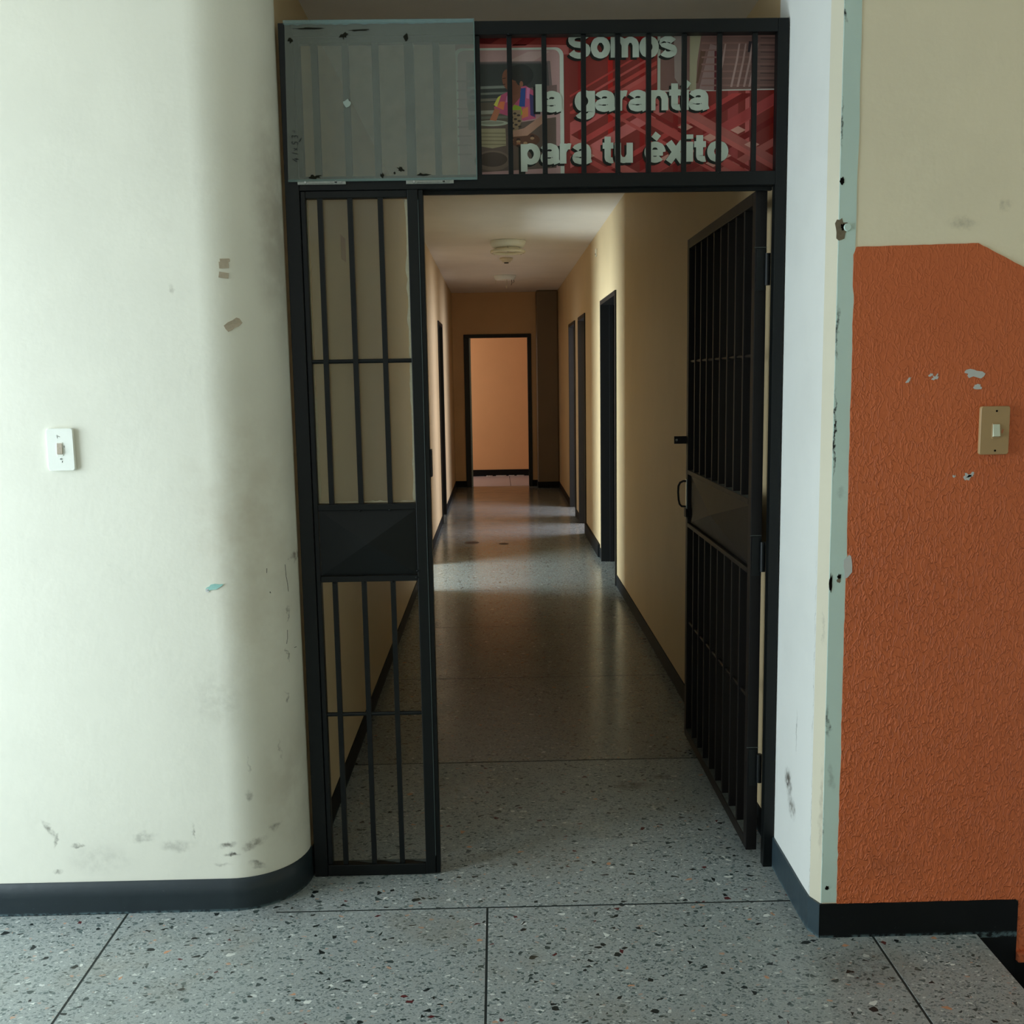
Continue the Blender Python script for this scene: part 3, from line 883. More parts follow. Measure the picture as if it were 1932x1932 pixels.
gl(.000, [(.55, 1), (0, .35), (.7, .35)]); gl(.000, [(.6, .7), (.45, 0)])
gl(.017, [(.25, .1), (.55, 1.0)])
gl(.030, [(0, .7), (.6, .1)], .8); gl(.030, [(.1, .05), (.6, .8)], .8)
gl(.045, [(.7, 1), (.25, 1), (.15, .6), (.55, .55), (.6, .2), (.3, 0), (.0, .1)])
gl(.062, [(.1, .95), (.5, 1), (.6, .8), (.3, .55), (.6, .35), (.5, .05), (.05, .05)])
gl(.080, [(.2, .9), (.3, 1.0)], .6); gl(.078, [(.0, .5), (.7, .6)], .6)
ink.tube([(-.5328, G - .0068, 2.158), (-.5290, G - .0068, 2.166), (-.5310, G - .0068, 2.160), (-.5265, G - .0068, 2.168)], .0009, 6)
ink.build('handwriting', M['ink'], sh)
for (x0, x1, zc) in ((-.543, -.408, 2.0490), (-.241, -.108, 2.0475)):
    b = empty('sliding_bolt', ((x0 + x1) / 2, G - .003, zc))
    tag(b, 'worn aluminium strip bolt under the %s end of the translucent sheet' % ('left' if x0 < -.5 else 'right'), 'bolt', 'aluminium bolts below the translucent sheet')
    m = MB(); m.box(x0, x1, G - .006, G - .0002, zc - .0062, zc + .0062, bev=.0015); m.build('plate', M['aluminium'], b)
    m = MB(); m.box(x0 + .030, x1 - .012, G - .0085, G - .0062, zc - .0025, zc + .0020, bev=.0006); m.build('bolt_rail', M['aluminium'], b)
    for xx in (x0 + .022, x1 - .028):
        m = MB(); m.cyl((xx, G - .0062, zc), (xx, G - .0085, zc), .0042, .0034, 14); m.build('screw', M['chrome'], b)

# ---------------------------------------------------------------- banner behind the transom bars
BY = G + .060
bn = empty('banner', (.35, BY, 2.07))
tag(bn, 'red printed banner with white lettering hung behind the transom bars', 'banner')
C_RED = simple('banner_red', (132, 44, 37), .45, .4, var=.05, scale=4)
CM = {}


def cm(c):
    if c not in CM: CM[c] = simple('banner_print_%02x%02x%02x' % c, c, .45, .4, var=.06, scale=60)
    return CM[c]


BX0, BX1, BZ0, BZ1 = -.098, .812, 2.060, 2.462
m = MB(); m.box(BX0, BX1, BY, BY + .0012, BZ0, BZ1); m.build('fabric', C_RED, bn)


def clip(poly, x0, x1, z0, z1):
    def cut(ps, ax, lim, keep):
        out = []
        for i in range(len(ps)):
            a, b = ps[i - 1], ps[i]; ia, ib = keep(a[ax]), keep(b[ax])
            if ia != ib:
                t = (lim - a[ax]) / (b[ax] - a[ax]); q = [0, 0]; q[ax] = lim; q[1 - ax] = a[1 - ax] + t * (b[1 - ax] - a[1 - ax]); out.append(tuple(q))
            if ib: out.append(b)
        return out
    for ax, lim, keep in ((0, x0, lambda v: v >= x0), (0, x1, lambda v: v <= x1), (1, z0, lambda v: v >= z0), (1, z1, lambda v: v <= z1)):
        poly = cut(poly, ax, lim, keep)
        if len(poly) < 3: return []
    return poly


def flat(mb, pts, d, c, rect=None):
    """flat print polygon, d tenths of a millimetre in front of the fabric"""
    if rect: pts = clip(pts, *rect)
    if len(pts) < 3: return
    from mathutils.geometry import tessellate_polygon
    tr = tessellate_polygon([[Vector((p[0], p[1], 0)) for p in pts]])
    for t in tr: mb.poly([(pts[i][0], BY - d * .0001, pts[i][1]) for i in t], cm(c))


stp = MB(); R_ = (BX0, BX1, BZ0, BZ1)
for (x, w, c) in ((.245, .012, (140, 26, 22)), (.33, .014, (186, 30, 22)), (.42, .014, (150, 22, 18)), (.515, .014, (132, 20, 16)), (.60, .014, (128, 20, 16)), (.67, .030, (158, 60, 58)), (.72, .012, (196, 96, 92)), (.79, .02, (134, 34, 24))):  # vertical stripes paint the shading of fabric folds on the flat banner
    flat(stp, [(x, BZ0), (x + w, BZ0), (x + w, BZ1), (x, BZ1)], 1, c, R_)


def diag(x, z, slope, w, c, d, rect):
    L = 1.2; dx = 1.0; n = math.hypot(1, slope)
    ux, uz = 1 / n, slope / n; px, pz = -uz, ux
    a = (x - ux * L, z - uz * L); b = (x + ux * L, z + uz * L)
    flat(stp, [a, b, (b[0] + px * w, b[1] + pz * w), (a[0] + px * w, a[1] + pz * w)], d, c, rect)


lower = (.222, BX1, BZ0, 2.29)
for k, (x, z, w, c) in enumerate([(.22, 2.18, .030, (196, 92, 90)), (.22, 2.135, .016, (186, 70, 66)), (.22, 2.09, .028, (204, 108, 104)), (.36, 2.09, .020, (180, 62, 58)), (.50, 2.09, .028, (184, 74, 70)),
                                  (.62, 2.16, .026, (172, 66, 64)), (.62, 2.22, .018, (120, 18, 14)), (.64, 2.12, .016, (120, 18, 14)), (.72, 2.10, .02, (176, 92, 84))]):
    diag(x, z, .55, w, c, 2 + k * .3, lower)
for k, (x, z, w, c) in enumerate([(.22, 2.16, .022, (198, 104, 96)), (.42, 2.19, .009, (190, 84, 78)), (.48, 2.19, .022, (182, 76, 70)), (.58, 2.22, .018, (188, 92, 84)), (.62, 2.18, .016, (190, 96, 88)), (.64, 2.13, .010, (130, 24, 20)), (.30, 2.09, .014, (182, 72, 66)), (.72, 2.14, .020, (170, 92, 84))]):
    diag(x, z, -.55, w, c, 5 + k * .3, lower)
for k, (x, z) in enumerate([(.55, 2.20), (.62, 2.17), (.57, 2.14), (.66, 2.12), (.70, 2.19), (.63, 2.10), (.27, 2.125), (.50, 2.115), (.74, 2.15)]):
    flat(stp, [(x - .022, z), (x, z - .011), (x + .022, z), (x, z + .011)], 8.2, (206, 148, 132), lower)
upr = (.222, .468, 2.24, BZ1)
for k, (x, z, w, c) in enumerate([(.36, 2.31, .010, (186, 70, 62)), (.36, 2.335, .006, (190, 84, 78)), (.36, 2.285, .014, (192, 88, 82)), (.30, 2.23, .022, (186, 76, 70)), (.36, 2.36, .005, (184, 66, 60)), (.40, 2.25, .02, (150, 26, 20))]):
    diag(x, z, .55, w, c, 2 + k * .3, upr)
for (pts, c) in ([[(-.098, 2.44), (.0, 2.43), (.06, 2.4625), (-.098, 2.4625)], (96, 12, 10)], [[(-.03, 2.43), (.22, 2.425), (.22, 2.40), (-.098, 2.40), (-.098, 2.43)], (176, 92, 86)], [[(.06, 2.425), (.12, 2.4625), (.16, 2.4625), (.10, 2.425)], (112, 16, 12)]):
    flat(stp, pts, 4, c, R_)
stp.build('print_and_fold_stripes', C_RED, bn)


def ell(cx, cz, rx, rz, n=26, ang=0.0, a0=0, a1=2 * math.pi):
    return [(cx + rx * math.cos(a0 + (a1 - a0) * k / n) * math.cos(ang) - rz * math.sin(a0 + (a1 - a0) * k / n) * math.sin(ang),
             cz + rx * math.cos(a0 + (a1 - a0) * k / n) * math.sin(ang) + rz * math.sin(a0 + (a1 - a0) * k / n) * math.cos(ang)) for k in range(n)]


def px(u, v):
    """print-layout coordinates: reference columns/rows on the banner face -> banner plane metres"""
    return (-.102 + (u - 862) * (.914 / 604.0), 2.457 - (v - 65) * (.383 / 263.0) - 0.0)


def pp(l): return [px(a, b) for a, b in l]


ph = MB(); FR = (-.094, .212, BZ0, 2.418)


def rrect(x0, x1, z0, z1, r):
    out = []
    for (cx, cz, a) in ((x1 - r, z1 - r, 0), (x0 + r, z1 - r, 90), (x0 + r, z0 + r, 180), (x1 - r, z0 + r, 270)):
        for k in range(7):
            t = math.radians(a + 15 * k); out.append((cx + r * math.cos(t), cz + r * math.sin(t)))
    return out


x0, z1 = px(861, 91); x1, _ = px(1065, 91)
flat(ph, rrect(x0, x1, BZ0 - .05, z1, .022), 10, (196, 202, 188), R_)
flat(ph, rrect(x0 + .011, x1 - .011, BZ0 - .05, z1 - .006, .018), 11, (178, 142, 138), R_)
flat(ph, pp([(930, 130), (1000, 98), (1040, 98), (985, 130)]), 11.5, (190, 160, 154))
# dim kitchen behind the figure, in soft bands
for k, (in_, c) in enumerate([(0, (120, 104, 102)), (5, (84, 80, 78)), (10, (58, 62, 58))]):
    flat(ph, pp([(884 + in_, 116 + in_ * .5), (1040 - in_, 116 + in_ * .5), (1044 - in_, 172), (1044 - in_, 200), (884 + in_, 200)]), 12 + k * .4, c)
for k, (v, h, c) in enumerate([(160, 5, (128, 134, 124)), (172, 4, (112, 116, 106)), (183, 5, (118, 112, 98)), (190, 50, (92, 82, 68)), (205, 7, (150, 148, 134)), (216, 5, (110, 108, 96))]):
    flat(ph, pp([(886, v + 2), (960, v), (960, v + h), (886, v + h + 2)]), 13.4 + k * .2, c)
for k in range(9):
    v = 150 + k * 17
    flat(ph, pp([(866, v), (892, v), (890, v + 3), (866, v + 3)]), 13.2, (150, 118, 114))
flat(ph, pp([(900, 240), (1050, 220), (1050, 315), (900, 322)]), 14.8, (98, 82, 72))
flat(ph, pp([(1000, 165), (1052, 160), (1052, 175), (1000, 178)]), 14.6, (120, 96, 92))
# plates stacked in front
flat(ph, pp([(900, 240), (955, 240), (956, 272), (930, 277), (901, 272)]), 16, (158, 148, 116))
for k, v in enumerate((247, 254, 261, 268)):
    flat(ph, pp([(900, v), (956, v + 1), (956, v + 3), (900, v + 2)]), 16.5 + k * .1, (124, 114, 86))
cx, cz = px(930, 230); flat(ph, ell(cx, cz, .046, .008), 17, (168, 172, 152)); flat(ph, ell(cx, cz + .001, .034, .0045), 17.4, (136, 138, 120))
cx, cz = px(930, 300); flat(ph, ell(cx, cz, .052, .028), 16.2, (116, 98, 84)); flat(ph, ell(cx, cz + .003, .042, .020), 16.6, (74, 60, 50))
ph.build('printed_photo', C_RED, bn)['label'] = 'printed picture of a cook stall with stacked plates'
ph = MB()
# woman seated at the stall, printed on the banner
flat(ph, pp([(948, 178), (968, 168), (992, 160), (1008, 170), (1012, 200), (1012, 222), (990, 226), (945, 212), (934, 202)]), 18, (186, 84, 116))
flat(ph, pp([(985, 166), (994, 165), (992, 200), (981, 200)]), 18.5, (38, 74, 140))
flat(ph, pp([(1001, 176), (1009, 180), (1011, 220), (1002, 216)]), 18.5, (64, 58, 104))
flat(ph, pp([(948, 178), (940, 200), (934, 196), (942, 182)]), 18.6, (202, 196, 82))
flat(ph, pp([(940, 200), (952, 206), (955, 190), (946, 190)]), 18.7, (222, 120, 74))
flat(ph, pp([(972, 196), (985, 200), (988, 214), (978, 222), (966, 206)]), 18.8, (146, 170, 48))
flat(ph, pp([(988, 204), (998, 200), (998, 218), (986, 222)]), 18.9, (206, 122, 74))
flat(ph, pp([(958, 180), (966, 176), (966, 190), (956, 192)]), 18.9, (206, 130, 166))
flat(ph, pp([(996, 164), (1002, 166), (1000, 186), (995, 184)]), 18.9, (206, 120, 160))
flat(ph, pp([(936, 202), (946, 206), (938, 226), (926, 224)]), 19, (176, 108, 76))
flat(ph, pp([(962, 160), (984, 158), (984, 182), (970, 198), (962, 182)]), 19.2, (126, 78, 58))
cx, cz = px(985, 142); flat(ph, ell(cx, cz, .036, .030), 19.4, (40, 44, 42))
cx, cz = px(963, 150); flat(ph, ell(cx, cz, .019, .029, ang=.18), 19.7, (128, 80, 58)); cx, cz = px(972, 166); flat(ph, ell(cx, cz, .020, .018), 19.75, (120, 74, 54)); cx, cz = px(976, 138); flat(ph, ell(cx, cz, .022, .020, ang=-.5), 19.8, (42, 42, 38)); cx, cz = px(984, 150); flat(ph, ell(cx, cz, .012, .016), 19.85, (42, 42, 38)); flat(ph, pp([(952, 158), (956, 157), (956, 159), (952, 160)]), 19.9, (70, 40, 30)); flat(ph, pp([(951, 147), (957, 146), (957, 147.5), (951, 148.5)]), 19.9, (60, 36, 28)); cx, cz = px(985, 158)
cx, cz = px(986, 158); flat(ph, ell(cx, cz, .005, .008), 19.9, (146, 92, 68))
flat(ph, pp([(962, 206), (984, 206), (986, 226), (978, 244), (962, 246)]), 20, (150, 126, 96))
for k in range(10):
    cx, cz = px(966 + (k * 7) % 20, 209 + k * 3.5); flat(ph, ell(cx, cz, .005, .003, 8), 20.4, (66, 52, 44))
flat(ph, pp([(1024, 216), (1010, 226), (990, 240), (966, 246), (968, 256), (996, 254), (1024, 232)]), 20.8, (176, 134, 112))
cx, cz = px(990, 262); flat(ph, ell(cx, cz, .044, .020), 20.2, (96, 62, 44))
for k in range(14):
    cx, cz = px(966 + (k * 13) % 52, 254 + (k * 7) % 24); flat(ph, ell(cx, cz, .006, .004, 8), 21 + k * .02, [(150, 96, 64), (62, 40, 30), (168, 132, 96)][k % 3])
ph.build('printed_figure', C_RED, bn)['label'] = 'printed figure in a colourful shirt reaching over dishes'
ph = MB()
# second photo at the right: bagged goods
x0, z0 = px(1240, 177); 
flat(ph, [(x0, z0 + .002), (BX1, z0 + .004), (BX1, z0 + .0075), (x0, z0 + .0065)], 10, (196, 190, 180), R_)
flat(ph, [(x0, z0 + .004), (x0 + .008, z0 + .004), (x0 + .008, BZ1), (x0, BZ1)], 10, (176, 182, 166), R_)
flat(ph, [(x0 + .008, z0 + .006), (BX1, z0 + .0075), (BX1, BZ1), (x0 + .008, BZ1)], 10.2, (120, 88, 80), R_)
flat(ph, pp([(1270, 65), (1286, 65), (1288, 174), (1272, 150)]), 11, (150, 132, 124), R_)
flat(ph, pp([(1300, 65), (1322, 65), (1314, 120), (1312, 174), (1300, 174)]), 11.4, (158, 150, 122), R_)
flat(ph, pp([(1320, 100), (1330, 100), (1316, 160), (1312, 160)]), 11.8, (96, 66, 50), R_)
flat(ph, pp([(1338, 88), (1350, 92), (1346, 174), (1318, 172)]), 11.6, (146, 118, 112), R_)
flat(ph, pp([(1346, 100), (1356, 100), (1356, 174), (1346, 174)]), 12, (92, 24, 28), R_)
for k in range(8):
    v = 72 + k * 13
    flat(ph, pp([(1322, v), (1470, v + 1), (1470, v + 4), (1322, v + 3)]), 12.2, (136, 100, 92), R_)
    flat(ph, pp([(1432, v + 5), (1470, v + 6), (1470, v + 8), (1432, v + 7)]), 12.4, (84, 60, 58), R_)
flat(ph, pp([(1410, 84), (1424, 84), (1422, 104), (1408, 104)]), 12.8, (40, 28, 34), R_)
for k, (u, v) in enumerate([(1376, 168), (1388, 168), (1400, 168), (1410, 168), (1350, 168)]):
    flat(ph, pp([(u, v), (u + 4, v), (u + 14, v - 50), (u + 18, v - 80), (u + 15, v - 80), (u + 10, v - 48)]), 13, (172, 140, 132), R_)
ph.build('printed_photo', C_RED, bn)['label'] = 'printed picture of bagged goods at the right'


def arc(cx, cz, rx, rz, a0, a1, n=14):
    return [(cx + rx * math.cos(math.radians(a0 + (a1 - a0) * k / n)), cz + rz * math.sin(math.radians(a0 + (a1 - a0) * k / n))) for k in range(n + 1)]


# heavy grotesque letters drawn as pen strokes; x-height 1, entries: width, list of centre lines
GLY = {
    'o': (1.02, [arc(.51, .5, .36, .385, 0, 360, 28)]),
    'l': (.30, [[(.15, 0), (.15, 1.36)]]),
    'i': (.30, [[(.15, 0), (.15, 1.0)], [(.15, 1.14), (.15, 1.36)]]),
    '\u00ed': (.30, [[(.15, 0), (.15, 1.0)], [(.10, 1.16), (.30, 1.42)]]),
    'n': (.96, [[(.15, 0), (.15, 1.0)], [(.15, .5)] + arc(.48, .52, .33, .345, 165, 0) + [(.81, 0)]]),
    'm': (1.50, [[(.15, 0), (.15, 1.0)], [(.15, .5)] + arc(.45, .54, .30, .325, 165, 0) + [(.75, 0)], [(.75, .5)] + arc(1.05, .54, .30, .325, 165, 0) + [(1.35, 0)]]),
    'r': (.62, [[(.15, 0), (.15, 1.0)], [(.15, .5)] + arc(.48, .50, .33, .36, 165, 75)]),
    'u': (.96, [[(.81, 0), (.81, 1.0)], [(.15, 1.0)] + arc(.48, .48, .33, .345, 180, 345)]),
    't': (.62, [[(.28, 1.32), (.28, .30)] + arc(.50, .30, .22, .17, 180, 290), [(.0, .87), (.60, .87)]]),
    'p': (1.0, [[(.15, -.38), (.15, 1.0)], arc(.50, .5, .35, .385, 0, 360, 28)]),
    'g': (1.0, [[(.85, 1.0), (.85, -.02)] + arc(.50, -.02, .35, .255, 0, -160), arc(.50, .5, .35, .385, 0, 360, 28)]),
    'a': (.96, [arc(.45, .60, .34, .275, 160, 0) + [(.79, .20), (.86, .0)], [(.79, .56)] + arc(.42, .29, .29, .185, 70, 330)]),
    'e': (1.0, [arc(.50, .5, .36, .385, 0, 318, 26), [(.14, .47), (.90, .47)]]),
    '\u00e9': (1.0, [arc(.50, .5, .36, .385, 0, 318, 26), [(.14, .47), (.90, .47)], [(.45, 1.16), (.66, 1.42)]]),
    'x': (.96, [[(.12, 0), (.84, 1.0)], [(.84, 0), (.12, 1.0)]]),
    's': (.92, [arc(.45, .70, .30, .18, 15, 200) + arc(.47, .31, .31, .195, 70, -160)]),
    'S': (1.18, [arc(.59, .885, .42, .255, 12, 235) + arc(.60, .38, .44, .265, 62, -165)]),
}


def word(body, u0, u1, vbase, name, mat, dx=0.0, dz=0.0, d=24):
    adv = .07; W = sum(GLY[c][0] + adv for c in body) - adv
    (xa, zb), (xb, _) = px(u0, vbase), px(u1, vbase)
    sx = (xb - xa) / W; sz = .0548; hw = .176
    mb = MB(); cur = 0.0; n_ = 0
    for ch in body:
        w_, paths = GLY[ch]
        for pth in paths:
            L_, R2 = [], []; closed = (abs(pth[0][0] - pth[-1][0]) + abs(pth[0][1] - pth[-1][1])) < .01
            for i, q in enumerate(pth):
                a = pth[i - 1] if i > 0 else (pth[-2] if closed else q); b = pth[i + 1] if i < len(pth) - 1 else (pth[1] if closed else q)
                t = Vector((b[0] - a[0], b[1] - a[1])); t = t.normalized() if t.length > 0 else Vector((1, 0))
                h = hw * (.86 if abs(t.x) > .8 else 1.0)
                L_.append((q[0] - t.y * h, q[1] + t.x * h)); R2.append((q[0] + t.y * h, q[1] - t.x * h))
            n_ += 1
            T3 = lambda p: (xa + (cur + p[0]) * sx + dx, BY - (d + .05 * n_) * .0001, zb + p[1] * sz + dz)
            for i in range(len(pth) - 1): mb.poly([T3(L_[i]), T3(L_[i + 1]), T3(R2[i + 1]), T3(R2[i])])
        cur += w_ + adv
    return mb.build(name, mat, bn)


LW = simple('banner_white_letters', (196, 206, 190), .45, .4, var=.03)
LS = simple('banner_letter_shadow', (26, 30, 24), .5, .3)
for (body, u0, u1, vb) in (('Somos', 1074, 1275, 111.5), ('la', 1013, 1061, 210), ('garant\u00eda', 1086, 1335, 210), ('para', 984, 1115, 307.5), ('tu', 1137, 1193, 307.5), ('\u00e9xito', 1217, 1373, 307)):
    o = word(body, u0, u1, vb, 'lettering_shadow', LS, -.0060, -.0062, 22); o['label'] = 'dark drop shadow behind the printed word "%s"' % body
    o = word(body, u0, u1, vb, 'lettering', LW, 0, 0, 26); o['label'] = 'white printed word "%s"' % body
# grommet straps holding the banner to the rails
for (x, z) in ((-.085, 2.452), (.80, 2.452), (.80, 2.070), (-.085, 2.070)):
    m = MB(); m.tube([(x, BY + .001, z), (x, BY - .015, z + (.006 if z > 2.2 else -.006)), (x, GB - .001, z + (.004 if z > 2.2 else -.004))], .0016, 6)
    m.build('tie_wire', M['door_metal'], bn)

# ---------------------------------------------------------------- open gate leaf
leaf = empty('gate_leaf', (.795, 2.965, 0))
tag(leaf, 'open black steel gate leaf of vertical bars swung back against the corridor wall', 'gate')
BB = M['brown_black']
# leaf is modelled along +y from its hinge stile, corridor face at lower x
X0, X1, Y0, Y1 = .7525, .7860, 2.958, 3.995
Z0, Z1 = .030, 2.022


def lp(name, y0, y1, z0, z1, x0=X0, x1=X1, mat=BB, bev=.002):
    m = MB(); m.box(x0, x1, y0, y1, z0, z1, bev=bev); return m.build(name, mat, leaf)


lp('stile', Y0, Y0 + .036, Z0, Z1); lp('stile', Y1 - .036, Y1, Z0, Z1)
lp('rail', Y0 + .036, Y1 - .036, Z1 - .036, Z1); lp('rail', Y0 + .036, Y1 - .036, Z0, Z0 + .036)
lp('rail', Y0 + .036, Y1 - .036, 1.112, 1.130); lp('rail', Y0 + .036, Y1 - .036, .902, .918)
nb = 8
for k in range(nb):
    yc = Y0 + .036 + (Y1 - Y0 - .072) * (k + 1) / (nb + 1)
    lp('bar', yc - .0075, yc + .0075, 1.130, Z1 - .036, X0 + .003, X0 + .033, bev=.0012)
    lp('bar', yc - .0075, yc + .0075, Z0 + .036, .902, X0 + .003, X0 + .033, bev=.0012)
for z in (1.556, .509):
    m = MB(); m.cyl((X0 + .013, Y0 + .03, z), (X0 + .013, Y1 - .03, z), .006, n=10); m.build('cross_rod', BB, leaf)
m = MB()
yc, zc = (Y0 + Y1) / 2, 1.015
q = [(X0 + .012, Y0 + .037, .919), (X0 + .012, Y1 - .037, .919), (X0 + .012, Y1 - .037, 1.111), (X0 + .012, Y0 + .037, 1.111)]
for i in range(4): m.poly([q[i], q[(i + 1) % 4], (X0 - .012, yc, zc)])
m.box(X0 + .012, X0 + .016, Y0 + .037, Y1 - .037, .919, 1.111)
o = m.build('embossed_plate', BB, leaf); o['label'] = 'brown black sheet plate pressed into a shallow pyramid'
for k in range(nb + 1):
    ya = Y0 + .036 + (Y1 - Y0 - .072) * k / (nb + 1) + .008; yb = ya + (Y1 - Y0 - .072) / (nb + 1) - .016
    for z in (1.130, Z0 + .036):
        m = MB(); m.box(X0 + .003, X1 - .004, ya, yb, z + .0002, z + .0008); m.build('dust', M['dust'], leaf)
# hinge sleeves
for z in (1.80, .96, .30):
    h = MB(); h.cyl((X1 + .001, Y0 - .010, z - .045), (X1 + .001, Y0 - .010, z + .045), .0085, n=14)
    h.box(X1 - .030, X1 - .001, Y0 - .0035, Y0 - .0002, z - .06, z + .06, bev=.001)
    h.build('hinge', BP, leaf)
    h = MB(); h.box(X1 - .036, X1, Y0 - .0016, Y0 - .0001, z + .062, z + .064); h.build('weld_seam', M['grey_mark'] if False else M['dust'], leaf)
# lock lug, pull handle, bolt strip at the free end
m = MB(); m.box(.704, X0 + .004, Y1 - .006, Y1 - .0005, 1.232, 1.262, bev=.001); m.build('lock_lug', BB, leaf)
m = MB(); m.cyl((.713, Y1 - .0062, 1.2475), (.713, Y1 - .0095, 1.2475), .006, .005, 14); m.build('lug_rivet', M['chrome'], leaf)
m = MB()
hp = [(X0 + .002, Y1 - .018, 1.083), (X0 - .014, Y1 - .018, 1.084), (X0 - .026, Y1 - .018, 1.078), (X0 - .033, Y1 - .018, 1.064), (X0 - .034, Y1 - .018, 1.04), (X0 - .032, Y1 - .018, 1.01), (X0 - .028, Y1 - .018, .992), (X0 - .020, Y1 - .018, .983), (X0 + .002, Y1 - .018, .981)]
m.tube(hp, .0042, 10); m.build('pull_handle', BB, leaf)
m = MB(); m.box(X0 - .004, X0 + .001, Y1 - .030, Y1 - .012, .935, 1.092, bev=.0012); m.build('handle_plate', M['chrome'], leaf)
m = MB(); m.box(X0 - .008, X0 + .001, Y1 - .045, Y1 - .006, .940, .975, bev=.0015); m.build('lock_case', BB, leaf)

# ---------------------------------------------------------------- wall switches
def rplate(cx, cz, w, h, y0, y1, r, mat, name, parent, taper=.0015):
    m = MB()
    def ring(s, y):
        out = []
        for (sx, sz, a) in ((1, 1, 0), (-1, 1, 90), (-1, -1, 180), (1, -1, 270)):
            for k in range(5):
                t = math.radians(a + 22.5 * k)
                out.append((cx + sx * (w / 2 - s - r) + r * math.cos(t), y, cz + sz * (h / 2 - s - r) + r * math.sin(t)))
        return out
    rows = [ring(0, y1), ring(0, y0 + .0025), ring(taper * .4, y0 + .0008), ring(taper, y0)]
    m.grid(rows, None, True, close=True); m.poly(ring(taper, y0)); m.poly(list(reversed(rows[0])))
    return m.build(name, mat, parent)


s1 = empty('light_switch', (-1.172, A, 1.33))
tag(s1, 'white plastic light switch with a yellowed rocker on the cream left wall', 'light switch')
rplate(-1.171, 1.330, .072, .114, A - .010, A, .006, M['white_plastic'], 'plate', s1)
m = MB(); m.slab_poly([(A - .0096, 1.3155), (A - .0150, 1.3200), (A - .0120, 1.347), (A - .0096, 1.348)], -1.1785, -1.1650, plane='yz'); m.build('rocker', M['aged_plastic'], s1)
rplate(-1.1718, 1.3315, .018, .038, A - .0112, A - .0098, .003, M['white_plastic'], 'rocker_bezel', s1, .0008)
for z in (1.305,):
    m = MB(); m.cyl((-1.171, A - .0100, z), (-1.171, A - .0112, z), .0028, n=14); m.build('screw', M['plaster_chip'], s1)
    m = MB(); m.cyl((-1.171, A - .0112, z), (-1.171, A - .0115, z), .0012, n=10); m.build('screw_slot', M['black_hole'], s1)
for (x, z, w_, h_, a) in ((-1.177, 1.3650, .0010, .005, 0.1), (-1.173, 1.3655, .0042, .0010, -.35), (-1.168, 1.2975, .001, .0025, -.3), (-1.160, 1.338, .0013, .003, 0)):
    chip('scuff', (x, z), (w_, h_), M['grey_mark'] if z > 1.32 else M['black_hole'], A - .0100, s1, z, a, th=.0003, rag=.1)

s2 = empty('light_switch', (1.245, B, 1.352))
tag(s2, 'beige light switch plate with a pale rocker on the orange wall', 'light switch')
rplate(1.246, 1.352, .074, .121, B - .012, B - .002, .006, M['beige_plastic'], 'plate', s2)
rplate(1.2478, 1.3510, .020, .040, B - .0130, B - .0118, .003, M['beige_plastic'], 'rocker_bezel', s2, .0008)
m = MB(); m.slab_poly([(B - .0120, 1.336), (B - .0200, 1.338), (B - .0150, 1.367), (B - .0120, 1.368)], 1.2400, 1.2562, plane='yz'); m.build('rocker', M['rocker_white'], s2)
for z in (1.4005, 1.3015):
    m = MB(); m.cyl((1.2485, B - .0119, z), (1.2485, B - .0124, z), .0026, n=14); m.build('screw_hole', M['black_hole'], s2)
chip('paint_smear', (1.265, 1.350), (.0025, .006), M['paint_spot'], B - .0120, s2, 3, -.2, th=.0003)

# ---------------------------------------------------------------- marks left on the left wall
def mark(name, pts, mat, y, label, cat, group=None):
    m = MB(); m.slab_poly(pts, y - .0008, y)
    m.v = [(a, onarc(a) - (.0019 if k < len(pts) else .0), c) for k, (a, b, c) in enumerate(m.v)]
    return tag(m.build(name, mat), label, cat, group)


def onarc(x):  # depth of the rounded corner at a given x
    cx = XL - .195
    return A if x <= cx else A + .195 - math.sqrt(max(0, .195 ** 2 - (x - cx) ** 2))


mt = [((-.712, 1.822), .0118, .0042, .05, 'upper strip of tape residue high on the cream wall'),
      ((-.715, 1.8095), .0115, .0085, .03, 'squarish tape residue just below the upper strip'),
      ((-.7165, 1.783), .0115, .0075, -.15, 'lowest of the three stacked pieces of tape residue')]
for (c, w_, h_, an, lb) in mt:
    y = onarc(c[0]) - .0006
    pts = []
    for (a, b) in ((-1, -1), (-.3, -1.05), (1, -.9), (1.02, .2), (.95, 1), (-.2, .96), (-1, 1.02)):
        pts.append((c[0] + a * w_ - b * h_ * an, c[1] + b * h_ + a * w_ * an))
    mark('tape_residue', pts, M['tape'], y, lb, 'tape mark', 'tape marks on the cream wall')
c = (-.700, 1.655); an = .55; pts = []
for (a, b) in ((-1, -.9), (-.5, -1), (-.1, -.85), (.4, -1), (1, -.7), (1.02, .5), (.8, 1), (.2, .9), (-.4, 1.0), (-1, .8), (-1.05, 0)):
    pts.append((c[0] + a * .021 * math.cos(an) - b * .011 * math.sin(an), c[1] + a * .021 * math.sin(an) + b * .011 * math.cos(an)))
mark('tape_residue', pts, M['tape'], onarc(-.700) - .0008, 'slanted rectangle of tape residue on the rounded wall', 'tape mark', 'tape marks on the cream wall')
pts = blobpoly((-.786, .946), (.021, .007), 14, 5, .4, .25)
mark('paint_flake', pts, M['mint_chip'], A, 'mint green chip of exposed undercoat on the cream wall', 'paint chip')
pts = blobpoly((-.803, .937), (.005, .005), 10, 2, .3, 0)
mark('paint_flake', pts, M['plaster_chip'], A, 'tiny white paint fleck beside the mint green chip', 'paint chip')
